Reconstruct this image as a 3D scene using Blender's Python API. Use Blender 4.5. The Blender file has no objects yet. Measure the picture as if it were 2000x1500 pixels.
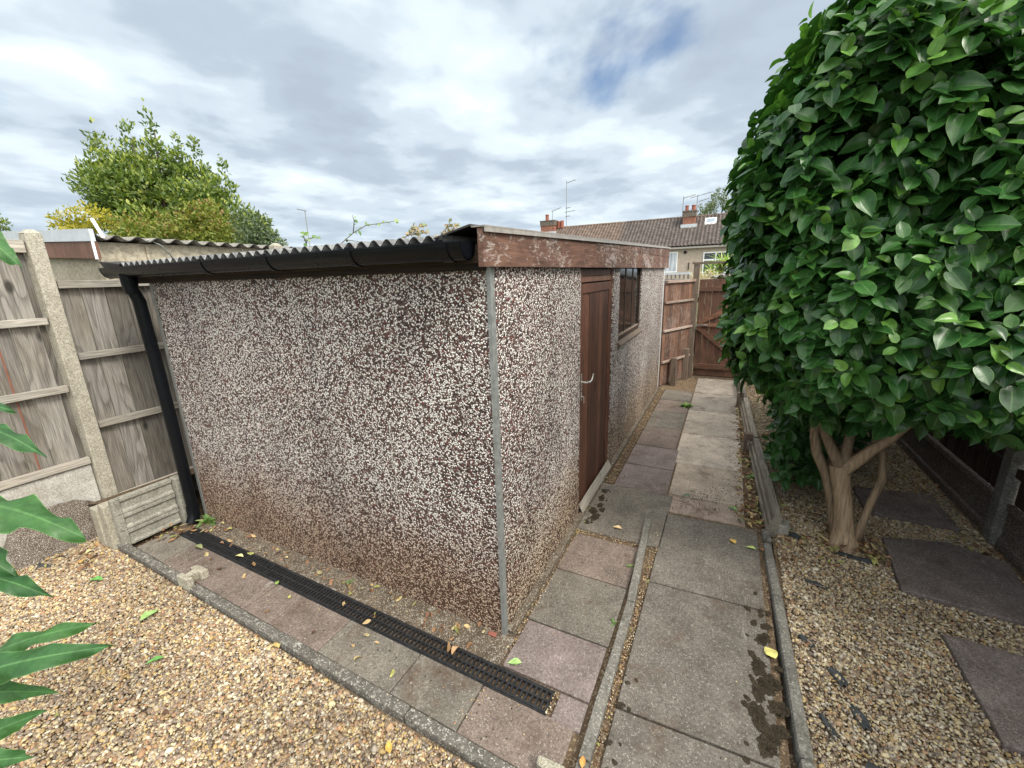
import bpy, math, random
import numpy as np
from mathutils import Matrix, Vector
random.seed(7); RNG = np.random.default_rng(7)
S = bpy.context.scene
COL = S.collection

# ------------------------------------------------------------------ camera, sky, sun, exposure
cam = bpy.data.cameras.new("camera"); camo = bpy.data.objects.new("camera", cam); COL.objects.link(camo)
cam.sensor_width = 36; cam.lens = 14.727; cam.clip_start = .02; cam.clip_end = 3000
R = Matrix(((0.8929344, -0.0865435, 0.4417898), (0.4491616, 0.2374559, -0.8613179), (-0.0303642, 0.9675355, 0.2509046)))
camo.matrix_world = Matrix.Translation((0.927, -1.629, 1.9)) @ R.to_4x4()
S.camera = camo
S.view_settings.view_transform = 'Standard'; S.view_settings.look = 'None'
S.view_settings.exposure = 0.70; S.view_settings.gamma = 1
SUN_EL, SUN_AZ = math.radians(49), math.radians(108)      # azimuth clockwise from +Y
w = bpy.data.worlds.new("World"); S.world = w; w.use_nodes = True
wn = w.node_tree.nodes; wl = w.node_tree.links; wn.clear()
sun = bpy.data.lights.new("sun", 'SUN'); suno = bpy.data.objects.new("sun", sun); COL.objects.link(suno)
sun.energy = 2.0; sun.angle = math.radians(16); sun.color = (1, .94, .84)
sd = Vector((math.sin(SUN_AZ) * math.cos(SUN_EL), math.cos(SUN_AZ) * math.cos(SUN_EL), math.sin(SUN_EL)))
suno.rotation_euler = sd.to_track_quat('Z', 'Y').to_euler()


COV = (3.52, 2.42, 0)
def build_world():
    N = lambda t: wn.new(t)
    sky = N('ShaderNodeTexSky'); sky.sky_type = 'NISHITA'; sky.sun_disc = False
    sky.sun_elevation = SUN_EL; sky.sun_rotation = SUN_AZ
    skyb = N('ShaderNodeVectorMath'); skyb.operation = 'SCALE'; skyb.inputs['Scale'].default_value = .10
    wl.new(sky.outputs[0], skyb.inputs[0])
    tc = N('ShaderNodeTexCoord'); sep = N('ShaderNodeSeparateXYZ'); wl.new(tc.outputs['Generated'], sep.inputs[0])
    mx = N('ShaderNodeMath'); mx.operation = 'MAXIMUM'; mx.inputs[1].default_value = 0; wl.new(sep.outputs[2], mx.inputs[0])
    ad = N('ShaderNodeMath'); ad.operation = 'ADD'; ad.inputs[1].default_value = .10; wl.new(mx.outputs[0], ad.inputs[0])
    dv = []
    for i in (0, 1):
        d = N('ShaderNodeMath'); d.operation = 'DIVIDE'; wl.new(sep.outputs[i], d.inputs[0]); wl.new(ad.outputs[0], d.inputs[1]); dv.append(d)
    cb = N('ShaderNodeCombineXYZ'); wl.new(dv[0].outputs[0], cb.inputs[0]); wl.new(dv[1].outputs[0], cb.inputs[1])
    def noise(scale, det, ro, dist, off, st=(1, 1, 1), rot=0):
        m = N('ShaderNodeMapping'); m.inputs['Location'].default_value = off; m.inputs['Scale'].default_value = st
        m.inputs['Rotation'].default_value = (0, 0, rot); wl.new(cb.outputs[0], m.inputs[0])
        n = N('ShaderNodeTexNoise'); n.inputs['Scale'].default_value = scale; n.inputs['Detail'].default_value = det
        n.inputs['Roughness'].default_value = ro; n.inputs['Distortion'].default_value = dist
        wl.new(m.outputs[0], n.inputs['Vector']); return n
    def ramp(src, stops):
        r = N('ShaderNodeValToRGB'); wl.new(src, r.inputs[0]); e = r.color_ramp.elements
        e[0].position, e[0].color = stops[0][0], (*stops[0][1], 1); e[1].position, e[1].color = stops[1][0], (*stops[1][1], 1)
        for p, c in stops[2:]:
            x = e.new(p); x.color = (*c, 1)
        r.color_ramp.interpolation = 'EASE'; return r
    n1 = noise(.85, 6, .46, .12, (7.2, 2.6, 0), (1, .8, 1), .55)
    n2 = noise(2.6, 7, .50, .1, (7.7, 2.2, 0), (1, .9, 1), .55)
    mixn = N('ShaderNodeMix'); mixn.data_type = 'FLOAT'; mixn.inputs[0].default_value = .40
    wl.new(n1.outputs[0], mixn.inputs[2]); wl.new(n2.outputs[0], mixn.inputs[3])
    cc = ramp(mixn.outputs[0], [(.36, (.31, .365, .43)), (.43, (.345, .405, .47)), (.50, (.44, .51, .57)), (.56, (.54, .61, .655)), (.64, (.64, .70, .72))])
    cov = noise(1.0, 6, .52, .2, COV, (1, .8, 1), .5)
    cm = ramp(cov.outputs[0], [(.25, (0, 0, 0)), (.37, (1, 1, 1))])
    mix = N('ShaderNodeMix'); mix.data_type = 'RGBA'
    wl.new(cm.outputs[0], mix.inputs[0]); wl.new(skyb.outputs[0], mix.inputs[6]); wl.new(cc.outputs[0], mix.inputs[7])
    hz = ramp(sep.outputs[2], [(0, (1, 1, 1)), (.22, (0, 0, 0))])
    hm = N('ShaderNodeMath'); hm.operation = 'MULTIPLY'; hm.inputs[1].default_value = .55; wl.new(hz.outputs[0], hm.inputs[0])
    mix2 = N('ShaderNodeMix'); mix2.data_type = 'RGBA'; mix2.inputs[7].default_value = (.39, .47, .54, 1)
    wl.new(hm.outputs[0], mix2.inputs[0]); wl.new(mix.outputs[2], mix2.inputs[6])
    # cloud is brighter on the side of the veiled sun
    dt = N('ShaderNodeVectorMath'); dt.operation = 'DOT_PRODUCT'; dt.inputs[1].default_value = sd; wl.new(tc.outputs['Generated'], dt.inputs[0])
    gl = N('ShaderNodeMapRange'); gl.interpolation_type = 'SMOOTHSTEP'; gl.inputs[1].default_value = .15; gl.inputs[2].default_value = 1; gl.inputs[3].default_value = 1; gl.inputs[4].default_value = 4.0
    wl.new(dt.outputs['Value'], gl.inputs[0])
    bg = N('ShaderNodeBackground'); 
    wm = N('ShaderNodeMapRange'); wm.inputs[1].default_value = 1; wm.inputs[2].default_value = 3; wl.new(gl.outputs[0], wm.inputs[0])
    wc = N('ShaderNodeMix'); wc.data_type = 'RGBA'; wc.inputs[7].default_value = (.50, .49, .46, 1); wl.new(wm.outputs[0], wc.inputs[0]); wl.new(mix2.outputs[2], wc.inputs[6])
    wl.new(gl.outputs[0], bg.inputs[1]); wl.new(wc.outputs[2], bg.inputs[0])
    out = N('ShaderNodeOutputWorld'); wl.new(bg.outputs[0], out.inputs[0])
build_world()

# ------------------------------------------------------------------ material helpers
class NT:
    def __init__(s, name, rough=.8, spec=.4, metal=0):
        s.m = bpy.data.materials.new(name); s.m.use_nodes = True
        s.t = s.m.node_tree; s.b = s.t.nodes['Principled BSDF']
        s.b.inputs['Roughness'].default_value = rough; s.b.inputs['Specular IOR Level'].default_value = spec
        s.b.inputs['Metallic'].default_value = metal
        s.oc = s.n('ShaderNodeTexCoord').outputs['Object']
    def n(s, t, **k):
        x = s.t.nodes.new(t)
        for a, b in k.items(): setattr(x, a, b)
        return x
    def l(s, a, b): s.t.links.new(a, b)
    def map(s, scale=(1, 1, 1), vec=None, rot=(0, 0, 0), loc=(0, 0, 0)):
        m = s.n('ShaderNodeMapping'); m.inputs['Scale'].default_value = scale; m.inputs['Rotation'].default_value = rot
        m.inputs['Location'].default_value = loc; s.l(vec or s.oc, m.inputs[0]); return m.outputs[0]
    def noise(s, sc, det=4, ro=.55, vec=None, dist=0, col=False):
        x = s.n('ShaderNodeTexNoise'); x.inputs['Scale'].default_value = sc; x.inputs['Detail'].default_value = det
        x.inputs['Roughness'].default_value = ro; x.inputs['Distortion'].default_value = dist
        s.l(vec or s.oc, x.inputs['Vector']); return x.outputs[1 if col else 0]
    def vor(s, sc, feat='F1', vec=None):
        x = s.n('ShaderNodeTexVoronoi', feature=feat); x.inputs['Scale'].default_value = sc
        s.l(vec or s.oc, x.inputs['Vector']); return x
    def ramp(s, src, stops, interp='LINEAR'):
        r = s.n('ShaderNodeValToRGB'); s.l(src, r.inputs[0]); e = r.color_ramp.elements; r.color_ramp.interpolation = interp
        for i, (p, c) in enumerate(stops):
            if not isinstance(c, tuple): c = (c, c, c)
            x = e[i] if i < 2 else e.new(p)
            x.position = p; x.color = (*c, 1)
        return r.outputs[0]
    def mix(s, f, a, b, mode='MIX'):
        x = s.n('ShaderNodeMix', data_type='RGBA', blend_type=mode)
        for v, i in ((f, 0), (a, 6), (b, 7)):
            if hasattr(v, 'links') or hasattr(v, 'is_linked'): s.l(v, x.inputs[i])
            elif i == 0: x.inputs[0].default_value = v
            else: x.inputs[i].default_value = (*v, 1) if len(v) == 3 else v
        return x.outputs[2]
    def math(s, op, a, b=0, c=None):
        x = s.n('ShaderNodeMath', operation=op)
        for i, v in enumerate((a, b, c)):
            if v is None: continue
            if hasattr(v, 'is_linked'): s.l(v, x.inputs[i])
            else: x.inputs[i].default_value = v
        return x.outputs[0]
    def attr(s, name='Col'):
        return s.n('ShaderNodeAttribute', attribute_name=name).outputs['Color']
    def sep(s, v):
        x = s.n('ShaderNodeSeparateColor'); s.l(v, x.inputs[0]); return x.outputs
    def bump(s, h, st=.5, d=.01, nrm=None):
        x = s.n('ShaderNodeBump'); x.inputs['Strength'].default_value = st; x.inputs['Distance'].default_value = d
        s.l(h, x.inputs['Height'])
        if nrm is not None: s.l(nrm, x.inputs['Normal'])
        return x.outputs[0]
    def out(s, col=None, nrm=None, rough=None):
        if col is not None:
            if hasattr(col, 'is_linked'): s.l(col, s.b.inputs['Base Color'])
            else: s.b.inputs['Base Color'].default_value = (*col, 1)
        if nrm is not None: s.l(nrm, s.b.inputs['Normal'])
        if rough is not None: s.l(rough, s.b.inputs['Roughness'])
        return s.m

def m_pebbledash(name='exposed_aggregate', sc=112, pale=-.13):
    k = NT(name, .75, .3)
    wob = k.noise(60, 2, .5, col=True)
    vec = k.mix(.012, k.oc, wob, 'ADD')
    v = k.vor(sc, vec=vec); e = k.vor(sc, 'DISTANCE_TO_EDGE', vec=vec)
    r = k.sep(v.outputs['Color'])
    patch = k.noise(1.6, 5, .62)
    sel = k.math('ADD', r[0], k.math('MULTIPLY', k.math('SUBTRACT', patch, .5 + pale), -.75))
    base = k.ramp(sel, [(0, (.74, .73, .70)), (.14, (.93, .92, .89)), (.37, (.66, .62, .56)), (.45, (.20, .065, .06)),
                        (.53, (.075, .04, .036)), (.62, (.025, .023, .026)), (.76, (.26, .21, .19)), (.85, (.06, .04, .036)), (.93, (.80, .74, .66))], 'CONSTANT')
    gap = k.ramp(k.math('ADD', v.outputs['Distance'], k.math('MULTIPLY', k.ramp(e.outputs[0], [(0, 1.), (.09, 0.)]), .5)), [(.52, 1.), (.63, 0.)])
    red = k.mix(k.noise(3.1, 4, .6), (.050, .042, .038), (.105, .058, .048))
    c = k.mix(gap, red, base)
    # earth splashed up the foot of the walls, broken by noise
    z = k.sep(k.oc)[2]
    dirt = k.ramp(k.math('SUBTRACT', k.math('ADD', z, k.math('MULTIPLY', k.noise(2.3, 5, .65), .55)), .0), [(.45, 1.), (1.0, 0.)])
    c = k.mix(1., c, k.mix(dirt, (1., 1., 1.), (.74, .58, .46) if pale > -.15 else (.85, .74, .58)), 'MULTIPLY')
    c = k.mix(k.math('MULTIPLY', dirt, .26 if pale > -.15 else .10), c, (.12, .075, .045))
    run = k.ramp(k.noise(2.2, 5, .6, k.map((1, 1, .35))), [(.48, 1.08), (.75, .74)])
    c = k.mix(1., c, run, 'MULTIPLY')
    b = k.bump(k.ramp(v.outputs['Distance'], [(.1, 1.), (.6, 0.)]), .9, .006)
    return k.out(c, b)

def m_concrete(name, c1, c2, sc=6, speck=.35, rough=.9, useattr=False, lichen=0., bump=.4):
    k = NT(name, rough, .25)
    n = k.noise(sc, 6, .65); f = k.noise(sc * 9, 5, .7)
    c = k.mix(k.ramp(n, [(.3, 0.), (.7, 1.)]), c1, c2)
    if useattr: c = k.mix(1., k.attr(), k.mix(.5, c, (.5, .5, .5)), 'MULTIPLY'); c = k.mix(1., c, (2.2, 2.2, 2.2), 'MULTIPLY')
    c = k.mix(1., c, k.ramp(f, [(.3, .62), (.5, .95), (.7, 1.3)]), 'MULTIPLY')
    v = k.vor(sc * 26); cell = k.sep(v.outputs['Color'])[0]
    c = k.mix(k.math('MULTIPLY', k.ramp(cell, [(.86, 0.), (.93, 1.)]), speck), c, (.62, .60, .55))
    c = k.mix(k.math('MULTIPLY', k.ramp(cell, [(.08, 1.), (.14, 0.)]), speck), c, (.03, .028, .025))
    if lichen:
        c = k.mix(k.math('MULTIPLY', k.ramp(k.noise(sc * 2.4, 6, .75), [(.56, 0.), (.66, 1.)]), lichen), c, (.60, .60, .52))
        c = k.mix(k.math('MULTIPLY', k.ramp(k.noise(sc * 1.1, 6, .75, k.map(loc=(4, 2, 7))), [(.56, 0.), (.68, 1.)]), lichen), c, (.075, .062, .042))
    return k.out(c, k.bump(f, bump, .004))

def m_slab():
    k = NT('paving_slabs', .9, .25)
    a = k.attr()
    n = k.noise(5, 7, .7, dist=.6); f = k.noise(70, 5, .75); g = k.noise(16, 5, .7)
    c = k.mix(1., a, k.ramp(n, [(.3, .62), (.52, .95), (.72, 1.25)]), 'MULTIPLY')
    c = k.mix(1., c, k.ramp(f, [(.32, .62), (.5, .98), (.68, 1.32)]), 'MULTIPLY')
    c = k.mix(k.ramp(g, [(.56, 0.), (.72, .45)]), c, (.075, .058, .045))
    v = k.vor(240); cell = k.sep(v.outputs['Color'])[0]
    c = k.mix(k.ramp(cell, [(.91, 0.), (.98, .42)]), c, (.52, .50, .45))
    c = k.mix(k.ramp(cell, [(.05, .5), (.1, 0.)]), c, (.05, .042, .035))
    sc = k.noise(7, 4, .8, k.map((1, .25, 1), rot=(0, 0, .5)), dist=2.5)
    c = k.mix(k.ramp(sc, [(.62, 0.), (.72, .35)]), c, (.5, .48, .45))
    # soil stains washed over the path
    st = k.noise(2.6, 8, .78, k.map(loc=(1.3, .2, 0)), dist=.4)
    c = k.mix(k.ramp(st, [(.54, 0.), (.68, .8)]), c, (.085, .055, .038))
    return k.out(c, k.bump(f, .45, .004))

def m_wood(name, c1, c2, c3, axis='Z', sc=1., knots=True, rough=.8, flake=0., spec=.25, attrw=1.):
    k = NT(name, rough, spec)
    st = {'X': (.16, 1, 1), 'Y': (1, .16, 1), 'Z': (1, 1, .16)}[axis]
    a = k.attr(); r = k.sep(a)
    off = k.n('ShaderNodeCombineXYZ'); k.l(k.math('MULTIPLY', r[0], 37.), off.inputs[0]); k.l(k.math('MULTIPLY', r[0], 19.), off.inputs[1]); k.l(k.math('MULTIPLY', r[0], 11.), off.inputs[2])
    va = k.n('ShaderNodeVectorMath', operation='ADD'); k.l(k.oc, va.inputs[0]); k.l(off.outputs[0], va.inputs[1])
    vec = k.map(st, va.outputs[0])
    big = k.noise(5.5 * sc, 2, .45, vec, dist=.5)
    lines = k.math('FRACT', k.math('MULTIPLY', big, 9.))
    lin = k.ramp(lines, [(0, .15), (.5, .8), (.92, .7), (1, .15)])
    fine = k.noise(130 * sc, 4, .6, k.map({'X': (.04, 1, 1), 'Y': (1, .04, 1), 'Z': (1, 1, .04)}[axis], va.outputs[0]))
    c = k.mix(lin, c1, c2)
    c = k.mix(k.ramp(k.noise(2.6 * sc, 4, .6, va.outputs[0]), [(.42, 0.), (.68, .8)]), c, c3)
    c = k.mix(1., c, k.ramp(fine, [(.3, .55), (.52, 1.), (.7, 1.3)]), 'MULTIPLY')
    if knots:
        kv = k.vor(4.2, vec=k.map({'X': (.5, 1, 1), 'Y': (1, .5, 1), 'Z': (1, 1, .5)}[axis], va.outputs[0]))
        c = k.mix(k.ramp(kv.outputs['Distance'], [(.06, .9), (.13, 0.)]), c, tuple(x * .22 for x in c1))
    c = k.mix(1., c, k.ramp(r[1], [(0, 1 - .32 * attrw), (1, 1 + .32 * attrw)]), 'MULTIPLY')
    if flake:
        fl = k.noise(38, 8, .8, k.map({'X': (.35, 1, 1), 'Y': (1, .35, 1), 'Z': (1, 1, .35)}[axis]), dist=.8)
        pw = k.noise(2.2, 3, .6)
        fac = k.ramp(k.math('ADD', fl, k.math('MULTIPLY', pw, .5)), [(.80, 0.), (.85, flake)])
        c = k.mix(fac, c, (.52, .48, .45))
    return k.out(c, k.bump(fine, .45, .003))

def m_leaf(name, dark, mid, young, rough=.32, spec=.5, vein=(.16, .26, .08), trans=.12, young_at=.78, bump=.25):
    k = NT(name, rough, spec)
    r = k.sep(k.attr())                     # R random per leaf, G distance from midrib, B youngness
    c = k.mix(r[0], dark, mid)
    c = k.mix(k.ramp(r[2], [(young_at - .15, 0.), (young_at + .15, 1.)]), c, young)
    c = k.mix(k.ramp(r[1], [(.03, .75), (.11, 0.)]), c, vein)
    c = k.mix(k.ramp(r[1], [(.93, 0.), (1., .5)]), c, tuple(min(1, x * 1.6) for x in young))
    n = k.noise(90, 3, .6)
    c = k.mix(1., c, k.ramp(k.noise(26, 5, .7), [(.35, .72), (.6, 1.15)]), 'MULTIPLY')
    c = k.mix(k.ramp(k.noise(45, 3, .7), [(.70, 0.), (.74, .6)]), c, (.16, .12, .03))
    k.out(c, k.bump(n, bump, .002))
    tr = k.n('ShaderNodeBsdfTranslucent'); k.l(k.mix(1., c, (1.5, 1.9, .7), 'MULTIPLY'), tr.inputs[0])
    mx = k.n('ShaderNodeMixShader'); mx.inputs[0].default_value = trans
    o = k.t.nodes['Material Output']
    k.l(k.b.outputs[0], mx.inputs[1]); k.l(tr.outputs[0], mx.inputs[2]); k.l(mx.outputs[0], o.inputs[0])
    return k.m

def m_plain(name, c, rough=.5, spec=.5, metal=0, var=.15, sc=20, bump=.1):
    k = NT(name, rough, spec, metal)
    n = k.noise(sc, 5, .6)
    cc = k.mix(1., c, k.ramp(n, [(.3, 1 - var), (.7, 1 + var)]), 'MULTIPLY')
    return k.out(cc, k.bump(n, bump, .003), k.ramp(n, [(.3, max(0, rough - .08)), (.7, min(1, rough + .1))]))

def m_attr(name, rough=.7, spec=.35, sc=120, var=.25):
    k = NT(name, rough, spec)
    n = k.noise(sc, 3, .6)
    return k.out(k.mix(1., k.attr(), k.ramp(n, [(.3, 1 - var), (.7, 1 + var)]), 'MULTIPLY'))

def m_soil(name, c1, c2, sc=14):
    k = NT(name, .95, .15)
    n = k.noise(sc, 8, .75); v = k.vor(sc * 7)
    c = k.mix(k.ramp(n, [(.35, 0.), (.65, 1.)]), c1, c2)
    c = k.mix(k.ramp(k.sep(v.outputs['Color'])[0], [(.8, 0.), (.85, .7)]), c, (.38, .30, .2))
    return k.out(c, k.bump(n, .9, .02))

M = {}
M['dash'] = m_pebbledash(); M['dash_pale'] = m_pebbledash('pale_exposed_aggregate', 104, -.20)
M['post_conc'] = m_concrete('weathered_post_concrete', (.30, .28, .225), (.44, .41, .34), 9, .5, bump=.8)
M['board_conc'] = m_concrete('gravel_board_concrete', (.19, .185, .155), (.33, .32, .275), 8, .3, lichen=.35)
M['white_conc'] = m_concrete('whitened_concrete', (.33, .31, .27), (.56, .55, .52), 9, .4, lichen=.5)
M['kerb'] = m_concrete('edging_concrete', (.095, .088, .075), (.165, .155, .135), 7, .5, lichen=.45, bump=.8)
M['kerb_light'] = m_concrete('pale_edging_concrete', (.12, .115, .10), (.21, .20, .175), 7, .3, lichen=.18)
M['stub'] = m_concrete('crumbling_concrete', (.26, .24, .18), (.44, .41, .33), 12, .6, lichen=.4, bump=1.)
M['strip'] = m_concrete('rough_strip_concrete', (.065, .048, .033), (.155, .12, .085), 10, .5, lichen=.35, bump=1.)
M['garage_conc'] = m_concrete('garage_panel_concrete', (.36, .32, .24), (.47, .43, .34), 4, .15)
M['mortar'] = m_concrete('dark_mortar', (.075, .055, .042), (.14, .11, .085), 18, .9, bump=1.)
M['slab'] = m_slab()
M['grey_wood'] = m_wood('weathered_fence_wood', (.105, .096, .086), (.265, .25, .228), (.18, .158, .13), 'Z', knots=True)
M['grey_rail'] = m_wood('weathered_rail_wood', (.22, .205, .18), (.37, .35, .31), (.31, .27, .22), 'Y', knots=False)
M['brown_wood'] = m_wood('stained_brown_wood', (.12, .06, .04), (.19, .098, .066), (.09, .048, .034), 'Z', knots=False, rough=.6, attrw=.6, spec=.35)
M['door_wood'] = m_wood('red_brown_door_wood', (.085, .036, .022), (.145, .062, .038), (.065, .03, .02), 'Z', knots=True, rough=.55, spec=.35)
M['brown_rail'] = m_wood('stained_brown_rail_wood', (.13, .062, .038), (.20, .105, .07), (.15, .085, .06), 'X', knots=False)
M['fence_brown'] = m_wood('brown_fence_wood', (.12, .064, .044), (.20, .108, .072), (.095, .06, .046), 'Z', knots=False, flake=.2)
M['fence_pale'] = m_wood('pale_worn_rail_wood', (.24, .19, .16), (.36, .30, .26), (.20, .12, .09), 'Y', knots=False)
M['fascia'] = m_wood('flaking_brown_fascia_wood', (.105, .056, .040), (.165, .090, .066), (.08, .048, .038), 'Y', knots=True, flake=.5)
M['board_wood'] = m_wood('weathered_board_wood', (.15, .135, .11), (.25, .23, .195), (.19, .165, .13), 'Y', knots=False)
M['eaves'] = m_wood('dark_eaves_wood', (.03, .021, .016), (.05, .034, .025), (.025, .02, .016), 'X', knots=False)
M['post_wood'] = m_wood('grey_post_wood', (.13, .10, .075), (.22, .175, .14), (.17, .13, .10), 'Z', knots=False)
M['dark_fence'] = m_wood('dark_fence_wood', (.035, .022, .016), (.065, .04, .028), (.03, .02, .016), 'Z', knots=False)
M['galv'] = m_plain('galvanised_steel', (.25, .265, .26), .5, .5, .35, .25, 30)
M['alu'] = m_plain('satin_metal', (.62, .61, .58), .32, .5, .9, .15, 60)
M['black'] = m_plain('black_plastic', (.004, .005, .007), .26, .2, 0, .05, 3, .0)
M['grate'] = m_plain('black_grate_plastic', (.018, .019, .021), .5, .4, 0, .4, 40)
M['roofsheet'] = m_concrete('fibre_cement_sheet', (.13, .135, .14), (.24, .25, .255), 5, .2, rough=.7, lichen=.25)
M['oldsheet'] = m_concrete('old_fibre_cement_sheet', (.13, .125, .115), (.24, .23, .21), 7, .4, lichen=.5)
M['felt_and_rim_shade'] = m_plain('dark_flashing_and_rim_shade', (.035, .033, .032), .7, .3, 0, .35, 20)
M['trim'] = m_plain('grey_verge_trim', (.33, .31, .29), .45, .4, .2, .2, 25)
M['white'] = m_plain('white_paint', (.50, .54, .58), .5, .4, 0, .12, 12)
M['upvc'] = m_plain('white_frame_plastic', (.80, .82, .84), .35, .5, 0, .03, 5)
M['soil'] = m_soil('soil', (.055, .036, .022), (.13, .09, .058))
M['grit'] = m_soil('grit', (.085, .055, .034), (.18, .13, .085), 22)
M['gravelbase'] = m_soil('gravel_bed_soil', (.10, .07, .045), (.24, .17, .11), 26)
M['grass'] = m_soil('far_ground', (.05, .07, .03), (.09, .10, .05), 2)
M['pebble'] = m_attr('pebbles', .6, .4, 60, .2)
M['litter'] = m_attr('dry_leaves', .75, .3, 40, .35)
M['bark'] = m_wood('smooth_tan_bark', (.27, .195, .125), (.36, .265, .175), (.19, .145, .095), 'Z', .6, knots=False, rough=.7)
M['darkbark'] = m_wood('dark_bark', (.05, .04, .03), (.09, .07, .05), (.05, .05, .03), 'Z', knots=False)
M['camellia'] = m_leaf('camellia_leaves', (.014, .058, .015), (.048, .148, .030), (.14, .30, .05), .34, .45, vein=(.09, .19, .06))
M['bigleaf'] = m_leaf('broad_soft_leaves', (.028, .09, .028), (.055, .145, .04), (.11, .23, .065), .42, .4, (.10, .22, .08), .25, bump=.5)
M['bay'] = m_leaf('laurel_leaves', (.045, .085, .018), (.14, .195, .035), (.34, .37, .07), .45, .4, trans=.25, young_at=.7)
M['gold'] = m_leaf('golden_leaves', (.22, .20, .025), (.46, .38, .045), (.62, .50, .12), .5, .3, trans=.3)
M['redmix'] = m_leaf('mixed_shrub_leaves', (.12, .17, .03), (.24, .24, .045), (.24, .11, .05), .5, .3, trans=.25, young_at=.72)
M['dusk'] = m_leaf('grey_green_leaves', (.05, .075, .05), (.13, .16, .10), (.25, .30, .06), .5, .3, trans=.2)
M['poplar'] = m_leaf('poplar_leaves', (.07, .10, .045), (.17, .20, .10), (.26, .28, .16), .5, .3, trans=.2)
M['flower'] = m_leaf('pale_blossom', (.55, .42, .34), (.72, .62, .50), (.30, .36, .12), .6, .3, trans=.2)
M['spike'] = m_leaf('strap_leaves', (.20, .30, .06), (.38, .48, .12), (.55, .55, .25), .5, .3, trans=.25)
M['vine'] = m_leaf('vine_leaves', (.10, .20, .07), (.22, .34, .12), (.35, .42, .18), .5, .3, trans=.35)
M['dryvine'] = m_leaf('withered_vine_leaves', (.20, .14, .09), (.36, .28, .19), (.22, .28, .12), .6, .3, trans=.2)
M['tile'] = m_concrete('roof_tile', (.085, .062, .052), (.145, .11, .095), .9, .35, rough=.85)
M['tile_brown'] = m_concrete('brown_roof_tile', (.13, .085, .062), (.20, .135, .10), .9, .35, rough=.85)
M['tiles'] = m_attr('weathered_tiles_painted_shading', .85, .3, 3, .15)
M['harl'] = m_concrete('beige_render', (.40, .33, .27), (.50, .42, .35), 3, .3)
M['redshed'] = m_concrete('red_brown_render', (.24, .13, .10), (.30, .17, .13), 3, .1)
M['pot'] = m_plain('terracotta', (.27, .10, .07), .8, .3, 0, .25, 8)
M['rail_red'] = m_plain('red_brown_strip', (.22, .09, .06), .6, .4)
M['fabric'] = m_plain('black_weed_membrane', (.045, .050, .052), .8, .3, 0, .4, 40, .5)
def m_brick():
    k = NT('brick', .85, .3)
    b = k.n('ShaderNodeTexBrick'); b.inputs['Scale'].default_value = 4.4; b.inputs['Mortar Size'].default_value = .02
    b.inputs['Color1'].default_value = (.24, .085, .055, 1); b.inputs['Color2'].default_value = (.30, .12, .075, 1); b.inputs['Mortar'].default_value = (.24, .20, .16, 1)
    k.l(k.map((1, 1, 1), rot=(math.pi / 2, 0, 0)), b.inputs['Vector'])
    return k.out(k.mix(1., b.outputs[0], k.ramp(k.noise(3, 5, .6), [(.3, .75), (.7, 1.2)]), 'MULTIPLY'))
M['brick'] = m_brick()
def m_glass(name, c, rough=.04):
    k = NT(name, rough, .6)
    return k.out(k.mix(k.ramp(k.noise(3, 4, .6), [(.4, 0.), (.75, .25)]), c, (.16, .16, .15)))
M['glass'] = m_glass('dusty_dark_glass', (.012, .011, .010), .07)
M['houseglass'] = m_glass('house_window_glass', (.05, .06, .07))
M['skyglass'] = m_plain('skylight_glass', (.20, .25, .30), .25, .5)
def m_curtain():
    k = NT('net_curtain', .8, .2)
    n = k.noise(14, 3, .5, k.map((1, 1, .05)))
    return k.out(k.ramp(n, [(.35, (.22, .25, .30)), (.65, (.62, .66, .72))]))
M['curtain'] = m_curtain()

# ------------------------------------------------------------------ object helpers
def put(o, parent=None):
    COL.objects.link(o)
    if parent is not None: o.parent = parent
    return o
def tag(o, label=None, cat=None, group=None, kind=None):
    if label: o['label'] = label
    if cat: o['category'] = cat
    if group: o['group'] = group
    if kind: o['kind'] = kind
    return o
def thing(name, label, cat, loc=(0, 0, 0), group=None):
    o = bpy.data.objects.new(name, None); o.empty_display_size = .1; o.location = loc; put(o)
    return tag(o, label, cat, group)
def npmesh(name, V, F, mat, parent=None, col=None, smooth=False):
    V = np.asarray(V, np.float32); F = np.asarray(F, np.int32)
    me = bpy.data.meshes.new(name); me.vertices.add(len(V)); me.vertices.foreach_set('co', V.ravel())
    n, k = F.shape
    me.loops.add(n * k); me.loops.foreach_set('vertex_index', F.ravel())
    me.polygons.add(n); me.polygons.foreach_set('loop_start', np.arange(0, n * k, k, dtype=np.int32))
    me.polygons.foreach_set('loop_total', np.full(n, k, np.int32))
    if smooth: me.polygons.foreach_set('use_smooth', np.ones(n, bool))
    me.update(calc_edges=True)
    if col is not None:
        a = me.color_attributes.new('Col', 'FLOAT_COLOR', 'POINT')
        c = np.ones((len(V), 4), np.float32); c[:, :3] = col; a.data.foreach_set('color', c.ravel())
    me.materials.append(M[mat])
    o = bpy.data.objects.new(name, me); put(o, parent)
    if parent is not None: o.location = -parent.location   # geometry is written in world coordinates
    return o
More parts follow.
